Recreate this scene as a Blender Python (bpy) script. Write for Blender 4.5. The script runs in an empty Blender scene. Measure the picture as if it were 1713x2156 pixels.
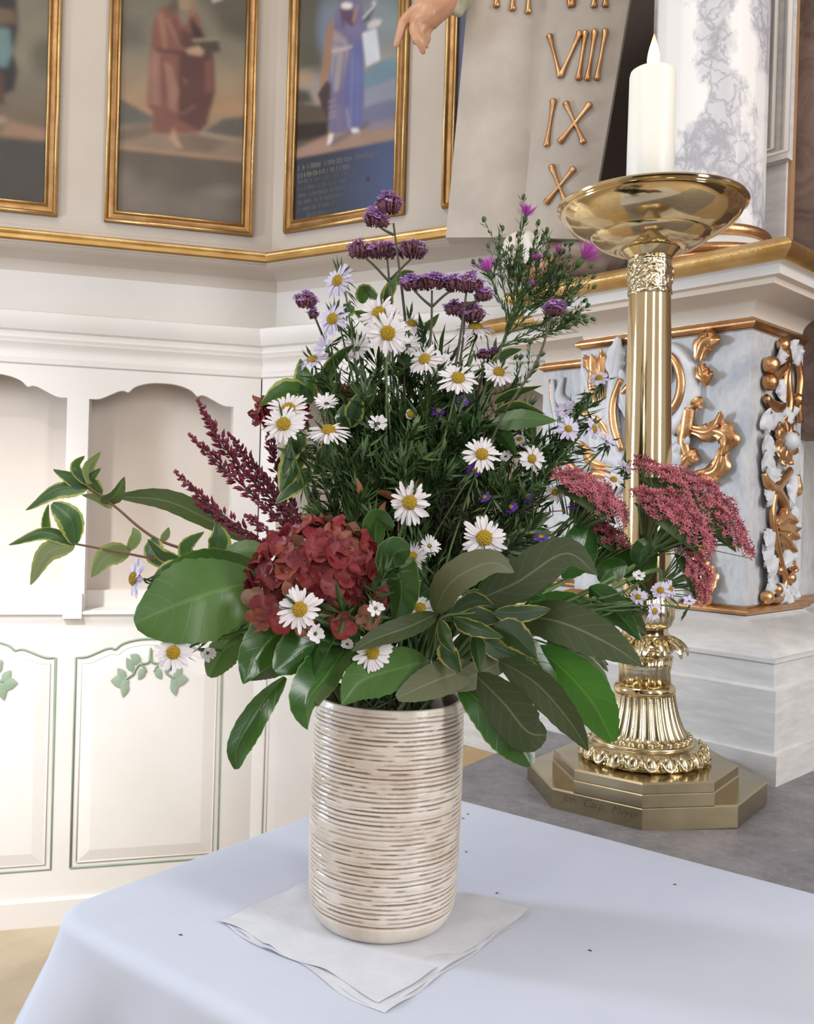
import bpy, math, random
import numpy as np
from mathutils import Vector, Matrix, noise as mnoise

# ---------------------------------------------------------------- camera, light, exposure
sc = bpy.context.scene
W_, H_ = 1713.0, 2156.0
FPX, ROLL, PITCH, CAMZ = 1900.0, .028, 13 / 1900.0, 1.2
CAM = Vector((0, 0, CAMZ))
FWD = Vector((0, math.cos(PITCH), -math.sin(PITCH)))
RGT = Vector((math.cos(ROLL), 0, math.sin(ROLL)))
UP = RGT.cross(FWD).normalized()
RGT = FWD.cross(UP).normalized()
cd = bpy.data.cameras.new('camera')
cam = bpy.data.objects.new('camera', cd)
sc.collection.objects.link(cam)
cd.sensor_fit = 'VERTICAL'; cd.sensor_height = 24.0; cd.lens = FPX / H_ * 24.0
cd.clip_start = .02; cd.clip_end = 60
cam.matrix_world = Matrix(((RGT.x, UP.x, -FWD.x, CAM.x), (RGT.y, UP.y, -FWD.y, CAM.y), (RGT.z, UP.z, -FWD.z, CAM.z), (0, 0, 0, 1)))
cd.dof.use_dof = True; cd.dof.focus_distance = 1.02; cd.dof.aperture_fstop = cd.lens / 1.3
sc.camera = cam

wd = bpy.data.worlds.new('world'); sc.world = wd; wd.use_nodes = True
bg = wd.node_tree.nodes['Background']; bg.inputs[0].default_value = (1.0, .93, .86, 1); bg.inputs[1].default_value = .46

def area(name, loc, target, sx, sy, power, col):
    l = bpy.data.lights.new(name, 'AREA'); l.shape = 'RECTANGLE'; l.size = sx; l.size_y = sy; l.energy = power; l.color = col
    o = bpy.data.objects.new(name, l); sc.collection.objects.link(o); o.location = loc
    o.rotation_euler = (Vector(target) - Vector(loc)).to_track_quat('-Z', 'Y').to_euler()
    return o
area('window_light_left', (-2.1, 1.42, 1.5), (0, 1.0, .95), .30, .75, 29, (.70, .83, 1.0))
area('window_light_high', (-1.7, .1, 4.4), (-.7, 2.2, .9), 1.5, 1.8, 30, (1.0, .95, .88))
area('window_light_right', (2.5, -.9, 2.2), (.4, 1.3, 1.0), .55, 2.4, 56, (.97, .97, 1.0))
area('window_light_front', (.9, -3.2, 2.6), (.4, 1.3, 1.0), .6, 2.6, 34, (1.0, .98, .95))
area('window_light_corner', (-2.2, -2.2, 2.4), (.2, 1.3, 1.0), .5, 2.4, 16, (.97, .97, 1.0))
sb = bpy.data.lights.new('sunbeam', 'SPOT'); sb.energy = 800; sb.color = (.95, .98, 1.0); sb.spot_size = math.radians(17); sb.spot_blend = 1.0; sb.shadow_soft_size = .12
so = bpy.data.objects.new('sunbeam', sb); sc.collection.objects.link(so); so.location = (-1.75, -.6, 4.2)
so.rotation_euler = (Vector((-1.12, 2.45, .72)) - Vector(so.location)).to_track_quat('-Z', 'Y').to_euler()

vs = sc.view_settings
vs.view_transform = 'Standard'; vs.look = 'None'; vs.gamma = 1; vs.use_curve_mapping = False; vs.exposure = .29
sc.cycles.max_bounces = 7; sc.cycles.diffuse_bounces = 3; sc.cycles.glossy_bounces = 4; sc.cycles.transmission_bounces = 4
sc.cycles.caustics_reflective = False; sc.cycles.caustics_refractive = False

# ---------------------------------------------------------------- projection helpers (photo pixel + true distance -> place)
def ray(x, y): return FWD + RGT * ((x - 856.5) / FPX) + UP * ((1078 - y) / FPX)
def P(x, y, d): return CAM + ray(x, y) * d
def PZ(x, y, z):
    d = ray(x, y); return CAM + d * ((z - CAMZ) / d.z)
def PPL(x, y, p0, n):
    d = ray(x, y); return CAM + d * ((p0 - CAM).dot(n) / d.dot(n))
def project(v):
    q = Vector(v) - CAM; d = q.dot(FWD)
    return 856.5 + FPX * q.dot(RGT) / d, 1078 - FPX * q.dot(UP) / d, d

# ---------------------------------------------------------------- mesh helpers
rnd = random.Random(7)
V = Vector
class MB:
    def __init__(s): s.v = []; s.f = []; s.uv = []
    def add(s, vs_, fs_, uvs=None):
        b = len(s.v); s.v += [tuple(p) for p in vs_]; s.f += [tuple(i + b for i in f) for f in fs_]
        s.uv += list(uvs) if uvs else [(0, 0)] * len(vs_)
    def box(s, o, ax, ay, az):
        o, ax, ay, az = V(o), V(ax), V(ay), V(az)
        p = [o, o + ax, o + ax + ay, o + ay, o + az, o + ax + az, o + ax + ay + az, o + ay + az]
        f = [(0, 3, 2, 1), (4, 5, 6, 7), (0, 1, 5, 4), (1, 2, 6, 5), (2, 3, 7, 6), (3, 0, 4, 7)]
        if ax.cross(ay).dot(az) < 0: f = [t[::-1] for t in f]
        s.add(p, f)
    def prism(s, pts, dv):
        n = len(pts); pts = [V(p) for p in pts]; dv = V(dv)
        s.add(pts + [p + dv for p in pts], [tuple(range(n))[::-1], tuple(range(n, 2 * n))] + [(i, (i + 1) % n, n + (i + 1) % n, n + i) for i in range(n)])
    def tube(s, pts, rad, seg=8, cap=True, flat=None):
        pts = [V(p) for p in pts]; n = len(pts)
        if not hasattr(rad, '__len__'): rad = [rad] * n
        vs_ = []; T0 = None; N = None
        for i in range(n):
            t = (pts[min(i + 1, n - 1)] - pts[max(i - 1, 0)])
            t = t.normalized() if t.length > 1e-9 else V((0, 0, 1))
            if N is None:
                N = t.orthogonal().normalized()
                if flat is not None: N = (flat[0] - t * flat[0].dot(t)).normalized()
            else:
                N = (N - t * N.dot(t)); N = N.normalized() if N.length > 1e-6 else t.orthogonal().normalized()
                if flat is not None:
                    M = flat[0] - t * flat[0].dot(t)
                    if M.length > 1e-4: N = M.normalized()
            B = t.cross(N)
            k = 1 if flat is None else flat[1]
            for j in range(seg):
                a = 2 * math.pi * j / seg
                vs_.append(pts[i] + (N * math.cos(a) * k + B * math.sin(a)) * rad[i])
        fs_ = [(i * seg + j, i * seg + (j + 1) % seg, (i + 1) * seg + (j + 1) % seg, (i + 1) * seg + j) for i in range(n - 1) for j in range(seg)]
        if cap: fs_ += [tuple(range(seg))[::-1], tuple(range((n - 1) * seg, n * seg))]
        s.add(vs_, fs_, [(i / (n - 1), j / seg) for i in range(n) for j in range(seg)])
    def lathe(s, prof, c=(0, 0, 0), seg=48, mod=None, cap=True):
        c = V(c); n = len(prof); vs_ = []
        for k, (r, z) in enumerate(prof):
            for j in range(seg):
                a = 2 * math.pi * j / seg; rr = r if mod is None else mod(r, z, a, k)
                vs_.append(c + V((rr * math.cos(a), rr * math.sin(a), z)))
        fs_ = [(i * seg + j, i * seg + (j + 1) % seg, (i + 1) * seg + (j + 1) % seg, (i + 1) * seg + j) for i in range(n - 1) for j in range(seg)]
        if prof[0][1] > prof[-1][1] and True: fs_ = [f[::-1] for f in fs_]
        if cap:
            a, b = tuple(range(seg)), tuple(range((n - 1) * seg, n * seg))
            fs_ += [a[::-1], b] if prof[0][1] <= prof[-1][1] else [a, b[::-1]]
        s.add(vs_, fs_, [(j / seg, k / max(1, n - 1)) for k in range(n) for j in range(seg)])
    def ball(s, c, r, seg=10, rings=7, sc_=(1, 1, 1), M=None):
        c = V(c); vs_ = []
        for i in range(rings + 1):
            t = math.pi * i / rings
            for j in range(seg):
                a = 2 * math.pi * j / seg
                p = V((math.sin(t) * math.cos(a) * sc_[0], math.sin(t) * math.sin(a) * sc_[1], math.cos(t) * sc_[2])) * r
                vs_.append(c + (M @ p if M else p))
        s.add(vs_, [(i * seg + j, (i + 1) * seg + j, (i + 1) * seg + (j + 1) % seg, i * seg + (j + 1) % seg) for i in range(rings) for j in range(seg)])
    def grid(s, fn, nu, nv, flip=False):
        vs_ = []; uv = []
        for i in range(nu + 1):
            for j in range(nv + 1):
                vs_.append(fn(i / nu, j / nv)); uv.append((i / nu, j / nv))
        fs_ = []
        for i in range(nu):
            for j in range(nv):
                q = (i * (nv + 1) + j, (i + 1) * (nv + 1) + j, (i + 1) * (nv + 1) + j + 1, i * (nv + 1) + j + 1)
                fs_.append(q[::-1] if flip else q)
        s.add(vs_, fs_, uv)
    def mesh(s, name, m, smooth=True):
        me = bpy.data.meshes.new(name); me.from_pydata(s.v, [], s.f)
        if any(u != (0, 0) for u in s.uv):
            l = me.uv_layers.new(name='UVMap')
            idx = np.empty(len(me.loops), dtype=np.int32); me.loops.foreach_get('vertex_index', idx)
            l.data.foreach_set('uv', np.array(s.uv, dtype=np.float32)[idx].ravel())
        if m: me.materials.append(m)
        if smooth: me.polygons.foreach_set('use_smooth', [True] * len(me.polygons))
        me.update(); return me
    def build(s, name, m, parent=None, smooth=False, sharp=None, **kw):
        me = s.mesh(name, m, smooth or sharp is not None)
        if sharp is not None: me.set_sharp_from_angle(angle=math.radians(sharp))
        return link(name, me, parent, **kw)

def link(name, me, parent=None, label=None, cat=None, group=None, kind=None):
    o = bpy.data.objects.new(name, me); sc.collection.objects.link(o)
    if parent is not None: o.parent = parent; 
    tag(o, label, cat, group, kind)
    return o
def tag(o, label=None, cat=None, group=None, kind=None):
    if label: o['label'] = label
    if cat: o['category'] = cat
    if group: o['group'] = group
    if kind: o['kind'] = kind
    return o
def empty(name, label=None, cat=None, group=None, loc=(0, 0, 0), kind=None):
    o = bpy.data.objects.new(name, None); sc.collection.objects.link(o); o.location = loc; o.empty_display_size = .02
    o['_'] = 1; del o['_']
    return tag(o, label, cat, group, kind)
def rel(parent, p): return V(p) - parent.location      # world point -> parent's own frame (parents are never rotated unless noted)

def cr(pts, n=6):
    """Catmull-Rom through points (any dimension)"""
    pts = [V(p) for p in pts]
    if len(pts) < 3: return [pts[0].lerp(pts[1], i / n) for i in range(n + 1)]
    q = [pts[0] * 2 - pts[1]] + pts + [pts[-1] * 2 - pts[-2]]; out = []
    for i in range(1, len(q) - 2):
        for k in range(n):
            t = k / n
            out.append(.5 * ((2 * q[i]) + (-q[i - 1] + q[i + 1]) * t + (2 * q[i - 1] - 5 * q[i] + 4 * q[i + 1] - q[i + 2]) * t * t + (-q[i - 1] + 3 * q[i] - 3 * q[i + 1] + q[i + 2]) * t ** 3))
    out.append(pts[-1]); return out
def lerp_list(vals, n):
    m = len(vals) - 1; out = []
    for i in range(n):
        x = i / (n - 1) * m; k = min(int(x), m - 1); out.append(vals[k] + (vals[k + 1] - vals[k]) * (x - k))
    return out

# ---------------------------------------------------------------- materials
def s2l(c):
    return tuple(((x / 255) / 12.92 if x <= 10 else (((x / 255) + .055) / 1.055) ** 2.4) for x in c) + (1,)
def L(*c): return tuple(c) + (1,)
class N:
    def __init__(s, name):
        s.m = bpy.data.materials.new(name); s.m.use_nodes = True; s.t = s.m.node_tree; s.n = s.t.nodes
        s.b = s.n['Principled BSDF']; s.out = s.n['Material Output']
    def new(s, typ, **kw):
        o = s.n.new(typ)
        for k, v in kw.items(): setattr(o, k, v)
        return o
    def lk(s, a, b): s.t.links.new(a, b)
    def coord(s, kind='Object', scale=(1, 1, 1), rot=(0, 0, 0)):
        tc = s.new('ShaderNodeTexCoord'); mp = s.new('ShaderNodeMapping')
        mp.inputs['Scale'].default_value = scale; mp.inputs['Rotation'].default_value = rot
        s.lk(tc.outputs[kind], mp.inputs[0]); return mp.outputs[0]
    def noise(s, vec, scale, detail=4, rough=.55, dist=0):
        o = s.new('ShaderNodeTexNoise'); o.inputs['Scale'].default_value = scale; o.inputs['Detail'].default_value = detail
        o.inputs['Roughness'].default_value = rough; o.inputs['Distortion'].default_value = dist
        if vec is not None: s.lk(vec, o.inputs['Vector'])
        return o
    def ramp(s, fac, stops):
        o = s.new('ShaderNodeValToRGB'); e = o.color_ramp.elements
        while len(e) < len(stops): e.new(.5)
        for k, (p, c) in enumerate(stops): e[k].position = p; e[k].color = c
        s.lk(fac, o.inputs[0]); return o.outputs[0]
    def mix(s, fac, a, b, blend='MIX'):
        o = s.new('ShaderNodeMix', data_type='RGBA', blend_type=blend)
        for k, x in ((0, fac), (6, a), (7, b)):
            if hasattr(x, 'links') or hasattr(x, 'is_output'): s.lk(x, o.inputs[k])
            else: o.inputs[k].default_value = x
        return o.outputs[2]
    def math(s, op, a, b=None):
        o = s.new('ShaderNodeMath', operation=op)
        for k, x in ((0, a), (1, b)):
            if x is None: continue
            if hasattr(x, 'is_output'): s.lk(x, o.inputs[k])
            else: o.inputs[k].default_value = x
        return o.outputs[0]
    def bump(s, h, strength=.2, dist=.002):
        o = s.new('ShaderNodeBump'); o.inputs['Strength'].default_value = strength; o.inputs['Distance'].default_value = dist
        s.lk(h, o.inputs['Height']); s.lk(o.outputs[0], s.b.inputs['Normal'])
    def set(s, color=None, rough=.5, metal=0, spec=.5):
        if color is not None:
            if hasattr(color, 'is_output'): s.lk(color, s.b.inputs['Base Color'])
            else: s.b.inputs['Base Color'].default_value = color
        s.b.inputs['Roughness'].default_value = rough; s.b.inputs['Metallic'].default_value = metal
        s.b.inputs['Specular IOR Level'].default_value = spec; return s

def paint(name, c1, c2, scale=3, rough=.5, bump=.0, bscale=60, spec=.4, stretch=(1, 1, 1)):
    n = N(name); vec = n.coord('Object', stretch); a = n.noise(vec, scale, 5)
    col = n.ramp(a.outputs[0], [(.35, c1), (.65, c2)]); n.set(col, rough, 0, spec)
    if bump:
        b = n.noise(n.coord('Object'), bscale, 4); n.bump(b.outputs[0], bump)
    return n.m
def metal(name, c1, c2, rough, scale=12, bump=.0, bscale=200, metalness=1):
    n = N(name); vec = n.coord('Object'); a = n.noise(vec, scale, 5)
    n.set(n.ramp(a.outputs[0], [(.35, c1), (.65, c2)]), rough, metalness)
    r = n.noise(vec, scale * 2.5, 3); mr = n.new('ShaderNodeMapRange'); mr.inputs[3].default_value = rough * .8; mr.inputs[4].default_value = rough * 1.4
    n.lk(r.outputs[0], mr.inputs[0]); n.lk(mr.outputs[0], n.b.inputs['Roughness'])
    if bump: n.bump(n.noise(vec, bscale, 3).outputs[0], bump)
    return n.m

M = {}
M['cream'] = paint('cream_paint', L(.52, .445, .37), L(.58, .50, .425), 2.5, .45, .03, 90)
M['wall_white'] = paint('white_paint', L(.70, .655, .605), L(.75, .705, .66), 3, .45, .04, 70)
M['cove'] = paint('cove_paint', L(.80, .69, .58), L(.84, .73, .63), 3, .5, .03, 70)
M['niche'] = paint('beige_paint', L(.60, .52, .45), L(.64, .56, .49), 4, .6, .03, 60)
M['green_line'] = paint('sage_paint', L(.24, .31, .22), L(.30, .37, .27), 12, .5)
M['gold'] = metal('gilding', L(.56, .345, .125), L(.76, .53, .25), .34, 14, .25, 160)
M['gold_dark'] = metal('old_gilding', L(.46, .235, .105), L(.68, .40, .20), .31, 18, .2, 140)
M['brass'] = metal('polished_brass', L(.66, .50, .27), L(.76, .61, .37), .09, 8, .015, 40)
M['brass_cast'] = metal('cast_brass', L(.58, .48, .30), L(.74, .64, .42), .17, 30, .06, 120)
M['brass_step'] = metal('base_brass', L(.40, .33, .20), L(.50, .42, .27), .22, 16, .03, 90)
M['tablet'] = paint('tablet_stone_paint', L(.38, .325, .275), L(.46, .40, .34), 9, .6, .1, 50)
M['ochre'] = paint('ochre_step_paint', L(.50, .34, .16), L(.56, .39, .2), 6, .6)
M['napkin'] = paint('tissue_white', L(.59, .60, .65), L(.64, .65, .70), 30, .9, .25, 140)
M['floor'] = paint('floor_stone', L(.42, .33, .22), L(.52, .42, .29), 4, .6, .05, 30)
M['dark'] = paint('dark_wood_and_shade', L(.045, .03, .024), L(.07, .05, .04), 5, .6)  # wood tone, also paints the shadow in the retable recess
M['skin'] = paint('carved_flesh_paint', L(.44, .21, .12), L(.56, .31, .19), 14, .33)
M['sleeve'] = paint('sleeve_paint', L(.36, .33, .24), L(.52, .47, .36), 14, .5)
M['frame_brown'] = metal('frame_bronze', L(.30, .165, .07), L(.44, .26, .115), .38, 20, .12, 150)
M['gold_band'] = metal('ochre_gilding', L(.50, .30, .10), L(.62, .40, .16), .42, 10, .1, 120)
M['ochre_edge'] = paint('ochre_edge_paint', L(.36, .2, .1), L(.42, .25, .13), 8, .5)
M['flame'] = None
def mk():
    # cloth
    n = N('white_linen'); vec = n.coord('Object')
    a = n.noise(vec, 7, 3); n.set(n.ramp(a.outputs[0], [(.3, L(.52, .55, .645)), (.7, L(.56, .59, .685))]), .85, 0, .2)
    w1 = n.new('ShaderNodeTexWave', bands_direction='X'); w1.inputs['Scale'].default_value = 420; n.lk(vec, w1.inputs[0])
    n.bump(w1.outputs[1], .04, .0006); n.b.inputs['Sheen Weight'].default_value = .15
    M['cloth'] = n.m
    # grey stone slab
    n = N('grey_stone'); vec = n.coord('Object')
    a = n.noise(vec, 14, 8, .65); b = n.noise(vec, 90, 5, .7); vo = n.new('ShaderNodeTexVoronoi', feature='F1'); vo.inputs['Scale'].default_value = 55; n.lk(vec, vo.inputs[0])
    c = n.ramp(a.outputs[0], [(.3, L(.15, .142, .155)), (.5, L(.22, .208, .222)), (.72, L(.32, .30, .315))])
    c = n.mix(.35, c, n.ramp(b.outputs[0], [(.35, L(.11, .1, .1)), (.7, L(.33, .30, .29))]))
    c = n.mix(n.ramp(vo.outputs['Distance'], [(.05, L(.8, .8, .8)), (.12, L(0, 0, 0))]), c, L(.4, .37, .36)); n.set(c, .5, 0, .4); n.bump(b.outputs[0], .15)
    M['stone'] = n.m
    # marbled paint on the pedestal die
    n = N('blue_grey_marbling'); vec = n.coord('Object', (1, 1, .55), (.5, .5, 0))
    a = n.noise(vec, 9, 9, .7, 1.2); b = n.noise(vec, 70, 4, .7)
    c = n.ramp(a.outputs[0], [(.38, L(.37, .385, .43)), (.5, L(.55, .55, .56)), (.62, L(.66, .645, .62))])
    c = n.mix(.25, c, n.ramp(b.outputs[0], [(.3, L(.36, .37, .42)), (.7, L(.76, .74, .71))])); n.set(c, .42, 0, .4); n.bump(b.outputs[0], .08)
    M['die'] = n.m
    # white column marbling with grey-violet veins
    n = N('column_marbling'); vec = n.coord('Object', (1, 1, .75), (.65, .3, .2))
    nz = n.noise(vec, 7, 5, .6); ad = n.new('ShaderNodeVectorMath', operation='SCALE'); ad.inputs['Scale'].default_value = .16
    n.lk(nz.outputs['Color'], ad.inputs[0]); sm = n.new('ShaderNodeVectorMath', operation='ADD'); n.lk(vec, sm.inputs[0]); n.lk(ad.outputs[0], sm.inputs[1])
    def vein(scale, w):
        v = n.new('ShaderNodeTexVoronoi', feature='DISTANCE_TO_EDGE'); v.inputs['Scale'].default_value = scale; n.lk(sm.outputs[0], v.inputs[0])
        return n.ramp(v.outputs['Distance'], [(0, L(1, 1, 1)), (w, L(0, 0, 0))])
    big = n.new('ShaderNodeTexVoronoi', feature='DISTANCE_TO_EDGE'); big.inputs['Scale'].default_value = 3.1; n.lk(sm.outputs[0], big.inputs[0])
    zone = n.ramp(big.outputs['Distance'], [(.0, L(1, 1, 1)), (.055, L(.8, .8, .8)), (.085, L(0, 0, 0))])
    fine = n.mix(1, vein(15, .10), vein(30, .08), 'LIGHTEN')
    f1 = n.mix(1, fine, zone, 'MULTIPLY')
    base = n.mix(zone, L(.82, .79, .765), L(.56, .55, .575))
    c = n.mix(f1, base, L(.36, .345, .38)); n.set(c, .35, 0, .4); n.bump(nz.outputs[0], .03)
    M['column'] = n.m
    # brown marbled wall behind the retable
    n = N('brown_marbling'); vec = n.coord('Object', (1, 1, 1))
    a = n.noise(vec, 11, 8, .65, 1.5); c = n.ramp(a.outputs[0], [(.36, L(.10, .062, .05)), (.55, L(.19, .125, .10)), (.7, L(.24, .165, .135))]); n.set(c, .45)
    M['brown'] = n.m
    # plinth paint, brushed horizontally
    n = N('plinth_paint'); vec = n.coord('Object', (1, 1, 6))
    a = n.noise(vec, 12, 6, .65); c = n.ramp(a.outputs[0], [(.32, L(.54, .52, .505)), (.6, L(.66, .635, .61)), (.75, L(.73, .70, .67))]); n.set(c, .5, 0, .35); n.bump(a.outputs[0], .1)
    M['plinth'] = n.m
    # wax
    n = N('candle_wax'); n.set(L(.88, .85, .76), .42, 0, .4); n.b.inputs['Subsurface Weight'].default_value = .35; n.b.inputs['Subsurface Radius'].default_value = (.02, .012, .006); n.b.inputs['Subsurface Scale'].default_value = .6
    M['wax'] = n.m
    n = N('flame'); n.b.inputs['Emission Strength'].default_value = 1
    tc = n.new('ShaderNodeTexCoord'); sp = n.new('ShaderNodeSeparateXYZ'); n.lk(tc.outputs['Generated'], sp.inputs[0])
    e = n.ramp(sp.outputs[2], [(0, L(1, .55, .2)), (.2, L(1, .9, .62)), (.6, L(1, .85, .45)), (.82, L(1, .5, .12)), (1, L(.8, .22, .04))])
    n.lk(e, n.b.inputs['Emission Color']); n.b.inputs['Emission Strength'].default_value = 1.05; n.set(L(1, .8, .5), 1)
    M['flame'] = n.m
    n = N('wick'); n.set(L(.03, .02, .015), .9); M['wick'] = n.m
mk()
# ================================================================ THE SETTING
TZ, SZ = .783, .772            # cloth top, stone slab top
Z = V((0, 0, 1))
class Wall:
    def __init__(s, o, ang):
        s.o = V(o); a = math.radians(ang); s.d = V((math.cos(a), math.sin(a), 0)); s.n = V((math.sin(a), -math.cos(a), 0))
    def at(s, u, n, z): return s.o + s.d * u + s.n * n + Z * z
    def uz(s, x, y, n=0):
        q = PPL(x, y, s.o + s.n * n, s.n); return (q - s.o).dot(s.d), q.z
A0 = PZ(0, 1955, 0)
_w = Wall(A0, 14.8)
uF, _ = _w.uz(527, 1700)
FOLD = _w.at(uF, 0, 0); FOLD.z = 0
W1, W2 = Wall(FOLD, 14.8), Wall(FOLD, -30.2)
MIT = (W1.n + W2.n) / (1 + W1.n.dot(W2.n))
UL, UR = -1.35, 1.45
def strip(mb, prof, which):
    """a moulding (n, z) run along one wall, mitred in the fold"""
    vs_ = []
    for n, z in prof:
        e = FOLD + MIT * n + Z * z
        vs_ += [W1.at(UL, n, z), e] if which == 1 else [e, W2.at(UR, n, z)]
    fs_ = [(2 * k, 2 * k + 1, 2 * k + 3, 2 * k + 2) for k in range(len(prof) - 1)]
    mb.add(vs_, fs_)
def z1(y, n=0, x=300): return W1.uz(x, y, n)[1]
zg_t, zg_b = z1(507), z1(526)                 # gilt rail
zs_b = z1(538, -.02)
zfr_b = z1(672, .03); zl_b = z1(708, .03); zc_b = z1(782, .004)
floor = MB(); floor.add([(-6, -6, 0), (6, -6, 0), (6, 6, 0), (-6, 6, 0)], [(0, 1, 2, 3)])
floor.build('floor', M['floor'], kind='structure')
for nm, o_, ax_, ay_ in (('dark_reflector_front', (-3.2, -3.6, 0), (6.8, 0, 0), (0, .1, 0)), ('dark_reflector_right', (3.5, -3.5, 0), (.1, 0, 0), (0, 4.6, 0))):
    mb = MB(); mb.box(o_, ax_, ay_, (0, 0, 1.5)); mb.build(nm, M['dark'], kind='structure')  # added panels out of view, there to darken the brass reflections

def arc(c, r, a0, a1, n=6):
    return [(c[0] + r * math.cos(math.radians(a0 + (a1 - a0) * k / n)), c[1] + r * math.sin(math.radians(a0 + (a1 - a0) * k / n))) for k in range(n + 1)]
gilt_prof = [(-.035, zg_t + .004)] + arc((-.004, zg_t - .006), .008, 110, -60, 6) + [(.002, zg_t - .016), (.004, zg_b), (-.008, zg_b - .003)]
fascia_prof = [(-.008, zg_b - .003), (-.012, zs_b + .004), (-.006, zs_b), (-.012, zs_b - .004), (-.05, zs_b - .006), (-.10, zs_b - .008), (-.118, zs_b - .018), (-.122, zs_b - .05)]
frieze_prof = [(-.122, zs_b - .05), (-.12, zfr_b - .03)]
step = lambda a, b, k: a + (b - a) * k
cornice_prof = [(-.12, zfr_b - .03), (.022, zfr_b + .002), (.03, zfr_b - .002)] + [(.03 - .016 * (k / 6) ** 2, step(zfr_b, zl_b, k / 6)) for k in range(1, 7)] + \
    [(.002, zl_b - .004), (.004, step(zl_b, zc_b, .22)), (-.002, step(zl_b, zc_b, .30))] + [(.006 - .014 * math.sin(k / 5 * math.pi / 2), step(zl_b, zc_b, .36 + .24 * k / 5)) for k in range(6)] + \
    [(-.004, step(zl_b, zc_b, .64)), (-.004, step(zl_b, zc_b, .78)), (.004, step(zl_b, zc_b, .84)), (.003, step(zl_b, zc_b, .95)), (-.004, zc_b)]
zsill_t, zsill_b = z1(1286, 0, 230), z1(1322, 0, 230)
sill_prof = [(-.13, zsill_t + .004), (.012, zsill_t), (.014, zsill_t - .008), (.006, zsill_t - .013), (.006, zsill_t - .022), (.001, zsill_t - .03), (.0, zsill_b)]
pan_bot_in = .155                               # green line bottom (z)
arch = [(0, 0), (.07, .03), (.15, .3), (.2, .47), (.235, .5), (.262, .44), (.30, .70), (.36, .88), (.43, .98), (.5, 1)]
arch = arch + [(1 - a, b) for a, b in arch[-2::-1]]
def archline(u0, u1, z0, z1_): return [(u0 + (u1 - u0) * t, z0 + (z1_ - z0) * h) for t, h in cr2(arch)]
def cr2(pts, n=3): return [(p[0], p[1]) for p in cr([(a, b, 0) for a, b in pts], n)]

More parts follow.
